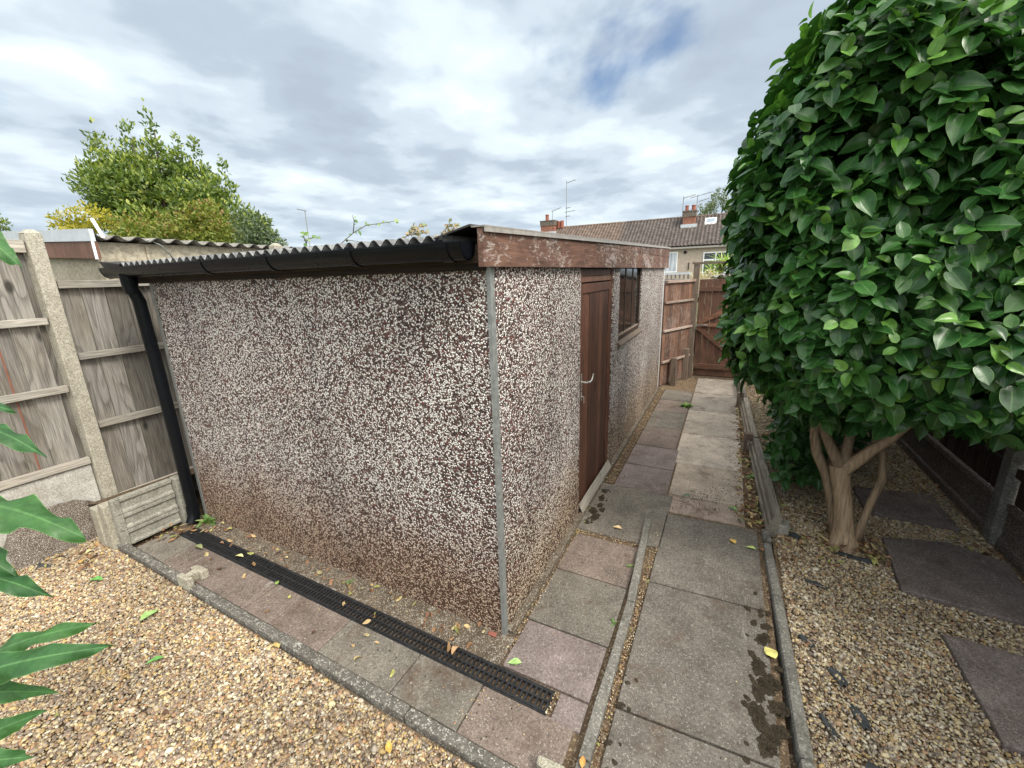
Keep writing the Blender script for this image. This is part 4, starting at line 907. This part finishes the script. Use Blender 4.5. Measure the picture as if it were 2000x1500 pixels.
sp = thing('spiky_palm', 'spiky yellow-green palm plant rising behind the gate', 'plant', (.68, 10.9, -.09))
TS = leaf_template(5, 1, .07, .3, .35)
n = 190; u = unit(RNG.normal(size=(n, 3))); u[:, 2] = np.abs(u[:, 2]) * .9 - .1
cs = np.array([(.72, 10.95, 2.02), (.50, 10.85, 1.80), (.82, 11.05, 2.05)])[RNG.integers(0, 3, n)]
scatter('leaves', TS, cs, u, np.cross(u, np.cross(np.array([0, 0, 1.]), u)), RNG.uniform(.28, .48, n), 'spike', sp, RNG.random(n))
MB().tube([(.68, 10.9, -.09), (.72, 10.95, 2.05)], .06, 8).build('stem', 'darkbark', sp)
# vine sprigs over the shed roof
def sprig(label, pts, mat, extra=(), dens=11, ls=.06):
    base = Vector((-3.2, pts[0][1] - .02, 0)); t = thing('vine_shoot', label, 'climbing shoot', base, 'climbing shoots above the shed roof')
    b = MB(); b.tube([base, (-3.2, pts[0][1] - .03, 1.4), pts[0]], [.008, .006, .005], 6)
    P_, D_ = [], []
    for path in (pts, *extra):
        b.tube(path, [.005] * (len(path) - 1) + [.002], 6)
        for p, q2 in zip(path[:-1], path[1:]):
            p, q2 = Vector(p), Vector(q2); m_ = max(2, int((q2 - p).length * dens * 2.4))
            for i in range(m_):
                P_.append(p.lerp(q2, (i + random.random()) / m_)); D_.append((random.uniform(-1, 1), random.uniform(-1, 1), random.uniform(-.6, .8)))
    b.build('stem', 'darkbark', t, smooth=True); n = len(P_)
    scatter('leaves', leaf_template(4, 1, .75, .15, .2), np.array([tuple(p) for p in P_]), np.array(D_), unit(np.array([.5, -.6, .6]) + RNG.normal(0, .5, (n, 3))), RNG.uniform(.6, 1.3, n) * ls, mat, t, RNG.random(n))
random.seed(31)
sprig('short leafy vine shoot at the left, above the middle of the gutter', [(-3.2, 1.60, 2.2), (-3.2, 1.66, 2.343), (-3.2, 1.741, 2.369), (-3.2, 1.834, 2.363)], 'vine', [[(-3.2, 1.64, 2.3), (-3.2, 1.62, 2.38), (-3.2, 1.65, 2.40)]])
sprig('long green vine shoot arching right above the shed roof', [(-3.2, 2.02, 2.26), (-3.2, 2.19, 2.373), (-3.2, 2.322, 2.457), (-3.2, 2.546, 2.563), (-3.2, 2.822, 2.612), (-3.2, 3.155, 2.674)], 'vine', [[(-3.2, 2.322, 2.457), (-3.2, 2.36, 2.60), (-3.2, 2.34, 2.66)], [(-3.2, 2.19, 2.37), (-3.2, 2.40, 2.36)]], 7)
sprig('withered brown vine shoot left of the shed fascia corner', [(-3.2, 3.1, 2.36), (-3.2, 3.31, 2.49), (-3.2, 3.518, 2.60), (-3.2, 3.75, 2.66)], 'dryvine', [[(-3.2, 3.35, 2.5), (-3.2, 3.6, 2.53), (-3.2, 3.8, 2.58)], [(-3.2, 3.4, 2.53), (-3.2, 3.5, 2.68)]], 24, .065)
sprig('thin brownish vine shoot nearest the shed fascia corner', [(-3.2, 3.95, 2.42), (-3.2, 4.136, 2.56), (-3.2, 4.29, 2.68), (-3.2, 4.664, 2.74)], 'dryvine', [[(-3.2, 4.13, 2.56), (-3.2, 4.4, 2.64), (-3.2, 4.6, 2.70)], [(-3.2, 4.3, 2.68), (-3.2, 4.45, 2.82)]], 16, .065)

# ------------------------------------------------------------------ houses
def tiled_roof(name, x0, x1, ye, ze, yr, zr, mat, par, cw=.30, rows=17):
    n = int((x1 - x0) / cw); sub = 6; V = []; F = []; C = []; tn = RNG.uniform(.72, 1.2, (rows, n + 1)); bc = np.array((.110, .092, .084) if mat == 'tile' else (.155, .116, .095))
    for r in range(rows):
        for e in (0, 1):
            t = (r + e) / rows; y = ye + (yr - ye) * t; z = ze + (zr - ze) * t + (.07 if e == 0 else .0)
            for i in range(n * sub + 1):
                x = x0 + (x1 - x0) * i / (n * sub); w_ = math.cos(2 * math.pi * i / sub); V.append((x, y, z + .05 * max(-.4, w_))); C.append(bc * tn[r, i // sub] * (1.25 + .55 * w_ if e == 0 else .62 + .2 * w_))  # random tile tone, with lit crests and shaded troughs painted in
    k = n * sub + 1
    for r in range(2 * rows - 1):
        for i in range(k - 1): F.append((r * k + i, r * k + i + 1, (r + 1) * k + i + 1, (r + 1) * k + i))
    return npmesh(name, V, F, 'tiles', par, np.array(C))
EY, EZ, RY, RZ = 38., 3.78, 42., 6.50
def house(name, label, x0, x1, tile):
    h = thing(name, label, 'house', ((x0 + x1) / 2, 42, 0))
    b = MB(); b.box(x0, x1, EY + .35, 45.6, -1, EZ - .05); b.prism([(EY + .35, EZ - .049), (45.6, EZ - .049), (42, RZ - .12)], x0, x1, 'X'); b.build('wall', 'harl', h)
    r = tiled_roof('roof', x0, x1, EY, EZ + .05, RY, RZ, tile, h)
    b = MB(); b.add([(x0, RY, RZ), (x1, RY, RZ), (x1, 46, EZ), (x0, 46, EZ)], [(0, 1, 2, 3)]); b.build('rear_roof', tile, h)
    b = MB(); b.tube([(x0, RY, RZ + .02), (x1, RY, RZ + .02)], .12, 8); b.build('ridge', tile, r)
    b = MB(); b.box(x0, x1, EY + .02, EY + .12, EZ - .14, EZ + .0); b.box(x0, x1, EY + .121, EY + .34, EZ - .10, EZ - .06); b.build('gutter', 'trim', h)
    return h, r
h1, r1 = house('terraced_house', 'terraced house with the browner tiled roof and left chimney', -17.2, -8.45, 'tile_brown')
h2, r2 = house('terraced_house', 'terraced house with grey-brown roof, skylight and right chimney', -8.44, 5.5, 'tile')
def win(par, x0, x1, z0, z1, cols, top, glass, yf=EY + .35):
    b = MB(); f = .09
    b.box(x0, x1, yf - .06, yf - .01, z1 - f, z1).box(x0, x1, yf - .06, yf - .01, z0, z0 + f).box(x0, x0 + f, yf - .06, yf - .01, z0 + f, z1 - f).box(x1 - f, x1, yf - .06, yf - .01, z0 + f, z1 - f)
    cx = [x0 + (x1 - x0) * i / cols for i in range(cols + 1)]
    for c in cx[1:-1]: b.box(c - .06, c + .06, yf - .055, yf - .01, z0 + f, z1 - f)
    if top:
        for a, c in zip(cx[:-1], cx[1:]): b.box(a + f, c - f, yf - .052, yf - .011, z0 + (z1 - z0) * .6, z0 + (z1 - z0) * .6 + .13)
    w_ = b.build('window', 'upvc', par); MB().box(x0 + f * .8, x1 - f * .8, yf - .03, yf - .004, z0 + f * .8, z1 - f * .8).build('pane', glass, w_)
win(h2, -4.45, -3.2, 1.72, 3.42, 1, False, 'curtain'); win(h2, -1.20, .72, 1.55, 3.28, 2, True, 'houseglass'); win(h2, 1.7, 3.6, 1.55, 3.28, 2, True, 'houseglass')
win(h1, -12.5, -10.6, 1.72, 3.3, 2, True, 'houseglass'); win(h1, -16, -14.6, 1.72, 3.3, 1, False, 'curtain')
b = MB(); b.tube([(-2.62, EY + .34, 3.36), (-2.62, EY + .25, 3.36)], .12, 12); b.build('vent', 'black', h2)
b = MB(); b.tube([(.80, EY + .25, 3.7), (.80, EY + .25, -1)], .06, 8); b.build('drainpipe', 'felt_and_rim_shade', h2)
b = MB(); b.tube([(-2.28, EY + .3, 1.9), (-2.28, EY + .3, 2.5)], .04, 8); b.build('soil_pipe', 'felt_and_rim_shade', h2)
def rz_at(y): return EZ + (RZ - EZ) * (y - EY) / (RY - EY)
b = MB(); y0, y1 = 40.75, 41.5
b.add([(-1.42, y0, rz_at(y0) + .13), (-.52, y0, rz_at(y0) + .13), (-.52, y1, rz_at(y1) + .13), (-1.42, y1, rz_at(y1) + .13), (-1.42, y0, rz_at(y0)), (-.52, y0, rz_at(y0)), (-.52, y1, rz_at(y1)), (-1.42, y1, rz_at(y1))], [(0, 1, 2, 3), (0, 4, 5, 1), (1, 5, 6, 2), (3, 2, 6, 7), (0, 3, 7, 4)])
sk = b.build('skylight', 'upvc', r2)
b = MB(); y0, y1 = 40.86, 41.4; b.add([(-1.30, y0, rz_at(y0) + .145), (-.64, y0, rz_at(y0) + .145), (-.64, y1, rz_at(y1) + .145), (-1.30, y1, rz_at(y1) + .145)], [(0, 1, 2, 3)]); b.build('skylight_pane', 'skyglass', r2)
def chimney(par, x0, x1, y0, y1, zb, zt_, pots, zp):
    c = MB().box(x0, x1, y0, y1, zb, zt_).build('chimney', 'brick', par)
    MB().box(x0 - .05, x1 + .05, y0 - .05, y1 + .05, zt_ + .002, zt_ + .42).box(x0 - .08, x1 + .08, y0 - .08, y1 + .08, zt_ + .424, zt_ + .52).build('corbel', 'mortar', c)
    MB().box(x0 - .16, x1 + .16, y0 - .12, y1 + .05, zb - .02, zb + .30).build('flashing', 'white', c)
    for px_, r_ in pots: MB().tube([(px_, (y0 + y1) / 2, zt_ + .52), (px_, (y0 + y1) / 2, zp - .12), (px_, (y0 + y1) / 2, zp - .1), (px_, (y0 + y1) / 2, zp)], [r_, r_ * .85, r_, r_], 10).build('pot', 'pot', c)
chimney(h2, -3.20, -2.20, 40.6, 41.7, rz_at(40.6) - .05, 6.42, [(-2.98, .16), (-2.42, .19)], 7.42)
chimney(h1, -17.1, -15.6, 41.2, 42.4, rz_at(41.2) - .1, 6.75, [(-16.6, .2)], 7.9)
def aerial(par, label_unused, x, y, z0, z1, arms):
    b = MB(); b.tube([(x, y, z0), (x, y, z1)], .032, 6)
    for zz, xa, xb, dz in arms:
        b.tube([(x + xa, y, zz), (x + xb, y, zz + dz)], .028, 5)
        m_ = 4
        for i in range(m_): u_ = xa + (xb - xa) * (i + .5) / m_; b.tube([(x + u_, y - .3, zz + dz * (i + .5) / m_), (x + u_, y + .3, zz + dz * (i + .5) / m_)], .012, 4)
    b.build('aerial', 'galv', par)
aerial(h1, '', -14.6, 42.1, 6.4, 11.0, [(10.75, 0, .95, .2), (8.0, -.2, .9, .1), (8.4, -.1, .4, .02), (7.6, -.1, .4, .02)])
aerial(h1, '', -16.1, 42.0, 7.2, 8.25, [(8.2, -.1, .95, .3)])
MB().tube([(-15.35, 41.9, 6.5), (-15.35, 41.9, 7.15)], .18, 8).tube([(-15.0, 41.9, 6.5), (-15.0, 41.9, 7.2)], .2, 8).build('rear_pot', 'pot', h1)
aerial(h2, '', -3.42, 42.1, 6.4, 8.35, [(8.2, -.05, 1.0, .2)])
aerial(h2, '', -2.25, 42.1, 6.9, 8.35, [(8.15, -.6, 1.2, .35), (7.8, .1, 1.0, .2)])
mt = thing('aerial_mast', 'thin far mast with a short arm standing alone against the sky', 'mast', (-19.8, 15, -.09))
MB().tube([(-19.85, 15, -.09), (-19.8, 15, 5.6)], .022, 6).build('pole', 'galv', mt); MB().beam((-20.4, 15, 5.74), (-19.7, 15, 5.58), .04, .04).build('arm', 'galv', mt)
# low sheds behind the gate
hb = thing('neighbour_shed', 'red-brown shed with pale corrugated roof just behind the gate', 'shed', (1.5, 8.6, 0))
b = MB(); b.prism([(.66, 0), (2.6, 0), (2.6, 2.05), (.66, 1.66)], 8.2, 10.0, 'Y'); b.build('wall', 'redshed', hb)
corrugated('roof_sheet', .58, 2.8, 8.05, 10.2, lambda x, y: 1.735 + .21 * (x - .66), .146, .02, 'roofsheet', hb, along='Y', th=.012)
lw = thing('low_screen', 'white-capped pierced grey screen wall behind the brown fence panel', 'screen', (-.3, 9, 0))
b = MB(); b.box(-1.2, .12, 9.0, 9.06, 0, 1.70); 
for i in range(15): b.box(-1.2 + i * .09, -1.17 + i * .09, 9.0, 9.05, 1.702, 1.80)
b.build('panel', 'oldsheet', lw); MB().box(-1.22, .14, 8.99, 9.07, 1.802, 1.845).build('cap', 'white', lw); MB().box(-1.22, .14, 8.985, 8.999, 1.64, 1.68).build('rail', 'white', lw)

# ------------------------------------------------------------------ litter, moss, fallen leaves, scraps
TLf = leaf_template(4, 1, .5, .3, .3)
LC = np.array([(.22, .12, .06), (.32, .19, .09), (.42, .30, .15), (.15, .08, .05), (.30, .30, .10), (.25, .14, .08), (.46, .38, .20)])
def litter(name, label, regions, ls=.032, mat='litter', pal=LC):
    P_ = []
    for poly, dens, z in regions:
        p = pts_in(poly, dens); P_.append(np.column_stack([p, np.full(len(p), z) + RNG.uniform(.001, .012, len(p))]))
    P_ = np.concatenate(P_); n = len(P_); a_ = RNG.random(n) * 6.283
    D_ = np.stack([np.cos(a_), np.sin(a_), RNG.normal(0, .2, n)], 1); N_ = unit(np.stack([RNG.normal(0, .4, n), RNG.normal(0, .4, n), np.ones(n)], 1))
    o = scatter(name, TLf, P_, D_, N_, RNG.uniform(.5, 1.3, n) * ls, mat, None, colors=pal[RNG.integers(0, len(pal), n)] * RNG.uniform(.6, 1.15, (n, 1)), smooth=False, var=RNG.uniform(-1, 2, n))
    return tag(o, label, kind='stuff')
litter('leaf_litter', 'brown leaf litter along the low retaining board and camellia foot, partly added as shade', [
    ([(1.16, 1.72), (1.32, 1.68), (1.26, 4.9), (1.17, 4.9)], 900, 0), ([(1.08, 1.7), (1.3, 1.66), (1.28, 2.3), (1.16, 2.2)], 500, .003), ([(1.36, 1.3), (1.75, 1.35), (1.75, 1.62), (1.5, 1.8), (1.40, 1.6)], 420, 0),
    ([(1.45, 1.9), (2.0, 1.8), (2.0, 3.2), (1.38, 4.4)], 190, 0), ([(1.68, 1.55), (2.02, 1.55), (2.02, 1.78), (1.68, 1.78)], 1900, .010), ([(2.5, 1.9), (2.72, 1.9), (2.72, 5), (2.5, 5)], 260, 0), ([(2.3, 1.0), (2.72, 1.0), (2.72, 1.4), (2.6, 1.2)], 200, .01),  # extra litter under the camellia is added to darken the gravel like shade
    ([(1.2, 5), (1.3, 5), (2.5, 6.3), (1.2, 6.3)], 100, 0)], .042)
litter('leaf_litter', 'scraps of dead leaf in the gap beside the middle edging and the shed footing', [
    ([(.600, -1.2), (.632, -1.2), (.632, 1.45), (.60, 1.2)], 2600, -.014), ([(.05, .95), (.5, 1.06), (.5, 1.11), (.04, 1.12)], 500, -.01), ([(.04, 1.2), (.13, 1.2), (.13, 5.5), (.045, 5.5)], 420, 0),
    ([(.045, -.1), (.07, -.1), (.06, 1.1), (.045, 1.1)], 900, 0), ([(.2, 5.4), (1.2, 5.7), (1.2, 6.45), (.3, 6.45)], 60, .003)], .020)
litter('leaf_litter', 'dead leaves gathered by the downpipe and over the top of the drain', [
    ([(-2.95, -.33), (-2.5, -.12), (-2.4, 0), (-2.85, 0)], 420, .006), ([(-2.95, -.40), (-2.7, -.3), (-2.7, -.2), (-2.95, -.22)], 700, .004), ([(-2.4, -.12), (-.1, -.10), (-.1, 0), (-2.4, 0)], 55, .006), ([(-2.4, -.45), (-.2, -.50), (-.2, -.2), (-2.4, -.15)], 30, .006), ([(-2.5, -.14), (-.1, -.17), (-.1, -.01), (-2.5, -.01)], 130, .005),
    ([(-3.5, -.95), (-2.6, -.6), (-3.4, -.54)], 160, -.02), ([(-3.5, -1.7), (-1.2, -1.2), (-1, -.7), (-3.5, -.7)], 12, -.02)], .045)
# loose grit at wall feet and joints
pp = np.concatenate([pts_in([(.045, -.1), (.08, -.1), (.075, 1.1), (.045, 1.1)], 5200), pts_in([(.04, 1.12), (.12, 1.12), (.12, 5.5), (.045, 5.5)], 1100), pts_in([(-2.7, -.13), (-.05, -.17), (-.05, 0), (-2.7, 0)], 1500),
                     pts_in([(.36, -.31), (.385, -.31), (.385, -.18), (.36, -.18)], 9000), pts_in([(.03, 1.06), (.52, 1.06), (.52, 1.115), (.03, 1.115)], 6000), pts_in([(.602, -1.1), (.632, -1.1), (.632, 1.4), (.59, 1.4)], 5000),
                     pts_in([(-.34, -.34), (.03, -.36), (.03, -.42), (-.34, -.37)], 300), pts_in([(.0, -.48), (.08, -.48), (.08, -.32), (.02, -.32)], 3000), pts_in([(.05, -.2), (.6, -.5), (.6, 1.5), (.05, 1.9)], 45), pts_in([(.63, -.8), (1.3, -.8), (1.3, 5), (.63, 5)], 30), pts_in([(-2.7, -.5), (.4, -.56), (.4, -.32), (-2.7, -.26)], 110)])
tag(pebbles('grit', np.column_stack([pp, .001 + RNG.uniform(-.004, .004, len(pp))]), RNG.uniform(.005, .012, len(pp)), dull=.9), 'loose grit at the foot of the shed and in the paving joints', kind='stuff')
# moss clumps
MS = [(1.267, .646, .03), (1.249, .547, .045), (1.195, .42, .025), (1.22, .356, .05), (1.254, .266, .065), (1.21, .20, .04), (1.203, .086, .055), (1.29, .16, .05), (1.235, -.02, .06), (1.28, .05, .04), (1.16, .12, .022), (.13, 1.313, .05), (.085, 1.40, .055), (.12, 1.50, .035), (.09, 1.22, .03), (.15, 1.44, .03), (.10, 1.62, .04), (.09, 1.75, .035), (.655, -.12, .02), (.645, -.30, .015), (1.184, .748, .022), (1.25, .76, .02), (.66, .0, .012), (1.23, .90, .016), (1.2, -.2, .05), (1.27, -.3, .06)]
MS += [(random.uniform(1.14, 1.31), random.uniform(-.7, .8), random.uniform(.006, .020)) for _ in range(34)] + [(random.uniform(.64, .70), random.uniform(-.6, .1), random.uniform(.005, .014)) for _ in range(10)] + [(random.uniform(.07, .17), random.uniform(1.2, 1.85), random.uniform(.006, .015)) for _ in range(12)]
P_ = []
for x, y, r in MS:
    r *= .74; n = int(1500 * (r / .04) ** 2) + 40; a_ = RNG.random(n) * 6.28; f = RNG.random(n) ** .5 * r * (1 + .30 * np.sin(a_ * 2 + x * 40) + .14 * np.sin(a_ * 5 + y * 50) + .10 * np.sin(a_ * 11 + x * 90))
    P_.append(np.column_stack([x + np.cos(a_) * f, y + np.sin(a_) * f * 1.15, .004 + (.22 * r) * np.maximum(0, 1 - (f / r) ** 2) * RNG.random(n)]))
for poly, dn in (([(.66, 1.68), (1.0, 1.7), (1.1, 2.0), (.72, 2.1)], 3200), ([(.75, 2.0), (1.18, 1.9), (1.18, 2.7), (1.0, 2.5)], 1700), ([(1.08, 2.4), (1.18, 2.4), (1.18, 4.8), (1.1, 4.8)], 2200), ([(.135, 1.95), (.2, 1.95), (.2, 5), (.135, 5)], 1200), ([(.62, -.8), (1.28, -.8), (1.28, 1.6), (.64, 1.6)], 90), ([(.06, .16), (.5, .16), (.5, 1.05), (.06, 1.05)], 160), ([(-2.6, -.48), (.4, -.54), (.4, -.34), (-2.6, -.28)], 260)):
    p_ = pts_in(poly, dn); k_ = (np.sin(p_[:, 0] * 31 + 2 * np.sin(p_[:, 1] * 17)) * np.sin(p_[:, 1] * 27 + 2 * np.sin(p_[:, 0] * 23)) > .05) | (RNG.random(len(p_)) < .12)
    p_ = p_[k_]; P_.append(np.column_stack([p_, np.full(len(p_), .004)]))
P_ = np.concatenate(P_); V_, F_ = ico(); n = len(P_)
s_ = RNG.uniform(.0015, .004, (n, 1, 1)); Wm = P_[:, None] + V_[None] * s_ * np.array([1, 1, .8])
mo = npmesh('moss', Wm.reshape(-1, 3), (F_[None] + (np.arange(n) * 12)[:, None, None]).reshape(-1, 3), 'litter', None, np.repeat(np.array([(.034, .026, .015)]) * RNG.uniform(.6, 1.5, (n, 1)), 12, 0))
tag(mo, 'dark clumps of moss and soil on the slabs', kind='stuff')
TF = leaf_template(6, 2, .5, .25, .15, 0, .1)
def leaf1(x, y, z, ln, rot, col, label, wd=1., curl=1.):
    v, f, u = TF; V = v.copy(); V[:, 0] *= wd; V[:, 2] *= curl; V[:, 1] -= .5; V *= ln; V[:, 2] += .006 - V[:, 2].min() * .5
    c, s = math.cos(rot), math.sin(rot); X = V[:, 0] * c - V[:, 1] * s + x; Y = V[:, 0] * s + V[:, 1] * c + y
    C = np.array(col)[None] * np.where(u[:, None] < .2, 1.15, 1.)
    o = npmesh('fallen_leaf', np.column_stack([X, Y, V[:, 2] + z]), f, 'litter', None, C, True)
    tag(o, label, 'leaf', 'single fallen leaves')
G, YL, TN, OR_ = (.22, .36, .12), (.60, .48, .16), (.45, .30, .17), (.50, .27, .08)
leaf1(-1.115, -.568, -.025, .075, 1.2, (.52, .38, .15), 'tan oval leaf on the left gravel just below the edging')
leaf1(-2.017, -.764, -.02, .10, .2, (.26, .42, .14), 'bright green leaf on the left gravel with a ragged edge', 1.3)
leaf1(-1.611, -.919, -.02, .085, 2.4, (.10, .26, .06), 'narrow dark green leaf on the left gravel below the bright green one', .7)
leaf1(-2.734, -.768, -.02, .12, 1.9, (.12, .32, .08), 'long green leaf on the left gravel near the far shrub leaves', .7)
leaf1(.325, 1.227, .004, .075, 1.4, (.62, .47, .26), 'pale yellow pointed leaf on the grey slab by the shed door')
leaf1(1.108, 1.393, .006, .07, .5, (.62, .42, .12), 'yellow leaf with red blotch on the top grey slab', 1.2)
leaf1(1.222, 1.36, .006, .062, 1.3, (.42, .52, .16), 'light green leaf beside a brown one near the right edging')
leaf1(1.285, 1.37, .006, .055, .3, (.32, .16, .08), 'curled brown leaf touching the right edging', .9, 2.)
leaf1(1.275, .464, .006, .075, .6, (.66, .60, .20), 'large pale yellow leaf by the moss on the grey slabs', 1.7, .5)
leaf1(-.182, -.209, .008, .075, .1, TN, 'dry tan leaf standing on the drain grating', .8, 2.)
leaf1(.126, -.137, .002, .07, 1.9, (.30, .46, .16), 'torn light green leaf on the purple slab near the drain end', 1.1)
leaf1(.754, 1.951, .002, .06, 1.4, (.10, .19, .12), 'small dark green leaf on the beige slab beyond the step', .9)
leaf1(-.19, -.70, -.024, .06, .9, (.60, .40, .10), 'ochre leaf on the gravel at the bottom of the picture')
leaf1(.575, -.435, .03, .05, .2, OR_, 'orange leaf lying on the middle edging at the bottom', 1.)
leaf1(1.109, 1.874, .002, .08, 1.0, (.16, .34, .12), 'green twin-tipped leaf on the beige slab near the low board', .8)
leaf1(1.162, 1.698, .002, .09, .3, (.20, .20, .12), 'grey-green curled leaf between beige slab and grey slab', .8, 2.)
leaf1(-2.033, -.217, .008, .085, 1.7, (.60, .55, .26), 'pale yellow leaf on the edge of the drain grating', .6)
leaf1(-1.53, -.273, .004, .05, .8, (.25, .38, .10), 'small green leaf beside a brown one below the drain')
leaf1(-2.43, -.28, .006, .12, 1.5, (.24, .26, .12), 'long dull green leaf across the far end of the drain', .6)
leaf1(-3.1, -.72, -.02, .07, 1.2, (.55, .34, .12), 'orange-brown leaf on the gravel under the shrub leaves')
for i, (x, y, l_, a_) in enumerate([(-1.55, -.86, .16, .5), (-1.2, -1.0, .12, .9), (-2.35, -.75, .14, .35), (-.55, -.85, .10, .8), (-.7, -1.05, .13, 1.1)]):
    lab = ['thin dry twig on the left gravel near the narrow green leaf', 'thin dry twig on the left gravel towards the bottom edge, longer pale one', 'thin dry twig on the left gravel near the long green leaf', 'short thin twig on the left gravel near the tan oval leaf', 'thin twig at the bottom edge of the left gravel'][i]
    t_ = MB(); t_.tube([(x, y, -.018), (x + l_ * .5 * math.cos(a_), y + l_ * .5 * math.sin(a_) + .005, -.012), (x + l_ * math.cos(a_), y + l_ * math.sin(a_), -.018)], [.0022, .002, .001], 5); tag(t_.build('twig', 'bark'), lab, 'twig', 'dry twigs on the left gravel')
b = MB(); b.box(-.085, -.035, -.045, -.020, .003, .014); tag(b.build('brick_chip', 'pot', bevel=.004, jitter=.003), 'small red brick chip beside the foot of the shed corner post', 'brick chip')
def scrap(x, y, z, lx, ly, rot, label, n=5):
    V = []; F = []
    for j in range(n + 1):
        for i in range(n + 1):
            u_, v_ = i / n - .5, j / n - .5; edge = 1 - .35 * abs(math.sin(3 * u_ + 5 * v_ + x * 9)); a_, c_ = u_ * lx * edge, v_ * ly * (1 - .5 * abs(u_))
            V.append((x + a_ * math.cos(rot) - c_ * math.sin(rot), y + a_ * math.sin(rot) + c_ * math.cos(rot), z + .013 * math.sin(5 * u_ + x * 7) * math.cos(4 * v_) - .002))
    for j in range(n):
        for i in range(n): F.append((j * (n + 1) + i, j * (n + 1) + i + 1, (j + 1) * (n + 1) + i + 1, (j + 1) * (n + 1) + i))
    o = npmesh('membrane_scrap', V, F, 'fabric', None, None, True); s = o.modifiers.new('t', 'SOLIDIFY'); s.thickness = .0015
    tag(o, label, 'membrane scrap', 'torn weed membrane showing through gravel')
scrap(1.84, 1.545, .004, .26, .05, -.1, 'folded black weed membrane lying across the foot of the camellia trunk')
scrap(1.455, .64, .0, .10, .04, -.9, 'small black membrane scrap beside the right edging')
scrap(1.555, .46, .0, .12, .05, -1.1, 'grey-green membrane scrap in the open right gravel')
scrap(1.60, .27, .0, .13, .045, -1.2, 'mossy strip of membrane below the grey-green scrap', 6)
scrap(1.60, .02, .0, .12, .08, -1.3, 'black membrane flap at the bottom edge of the right gravel')
scrap(1.47, .17, .0, .14, .025, -1.2, 'narrow black membrane strip near the bottom right edging')
scrap(1.57, 1.15, .0, .16, .035, -.3, 'half buried membrane strip in front of the camellia')
scrap(1.50, 1.66, .01, .13, .07, -.4, 'crumpled dark membrane by the near end of the low retaining board')
scrap(-3.3, -.85, -.024, .30, .06, .3, 'flat grey membrane strip on the gravel under the left shrub')
scrap(-2.95, -.98, -.026, .24, .07, .2, 'flat dark membrane patch on the left gravel nearer the camera')
# weeds
def weed(x, y, z, r, n, label, mat='vine'):
    a_ = RNG.random(n) * 6.28; D_ = np.stack([np.cos(a_), np.sin(a_), RNG.uniform(.1, .9, n)], 1)
    o = scatter('weed', leaf_template(4, 1, .35, .2, .3), np.tile([x, y, z], (n, 1)) + RNG.normal(0, r * .15, (n, 3)) * [1, 1, .1], D_, np.tile([0, 0, 1.], (n, 1)), RNG.uniform(.5, 1.1, n) * r, mat, None, RNG.random(n))
    tag(o, label, 'weed', 'weeds in the paving')
weed(.525, 4.62, .003, .11, 34, 'green weed tuft in the joint of the far path')
weed(1.28, 3.0, .0, .07, 16, 'small weed against the low retaining board near the peg')
weed(1.285, 2.55, .0, .06, 14, 'tiny weed against the low retaining board nearer the camera')
weed(.515, .33, .0, .03, 10, 'little weed at the left side of the middle edging, lower one')
weed(.505, .84, .0, .035, 10, 'little weed at the left side of the middle edging, upper one')
weed(.60, 1.30, -.01, .04, 12, 'weed in the gap at the top end of the middle edging')
weed(-2.75, -.02, .0, .12, 18, 'leafy weed growing between the downpipe and the shed wall')
weed(-1.1, -.06, .0, .04, 10, 'small weed at the foot of the shed front wall')
weed(.12, 5.9, .0, .09, 26, 'dry weed at the foot of the brown fence panel', 'dryvine')
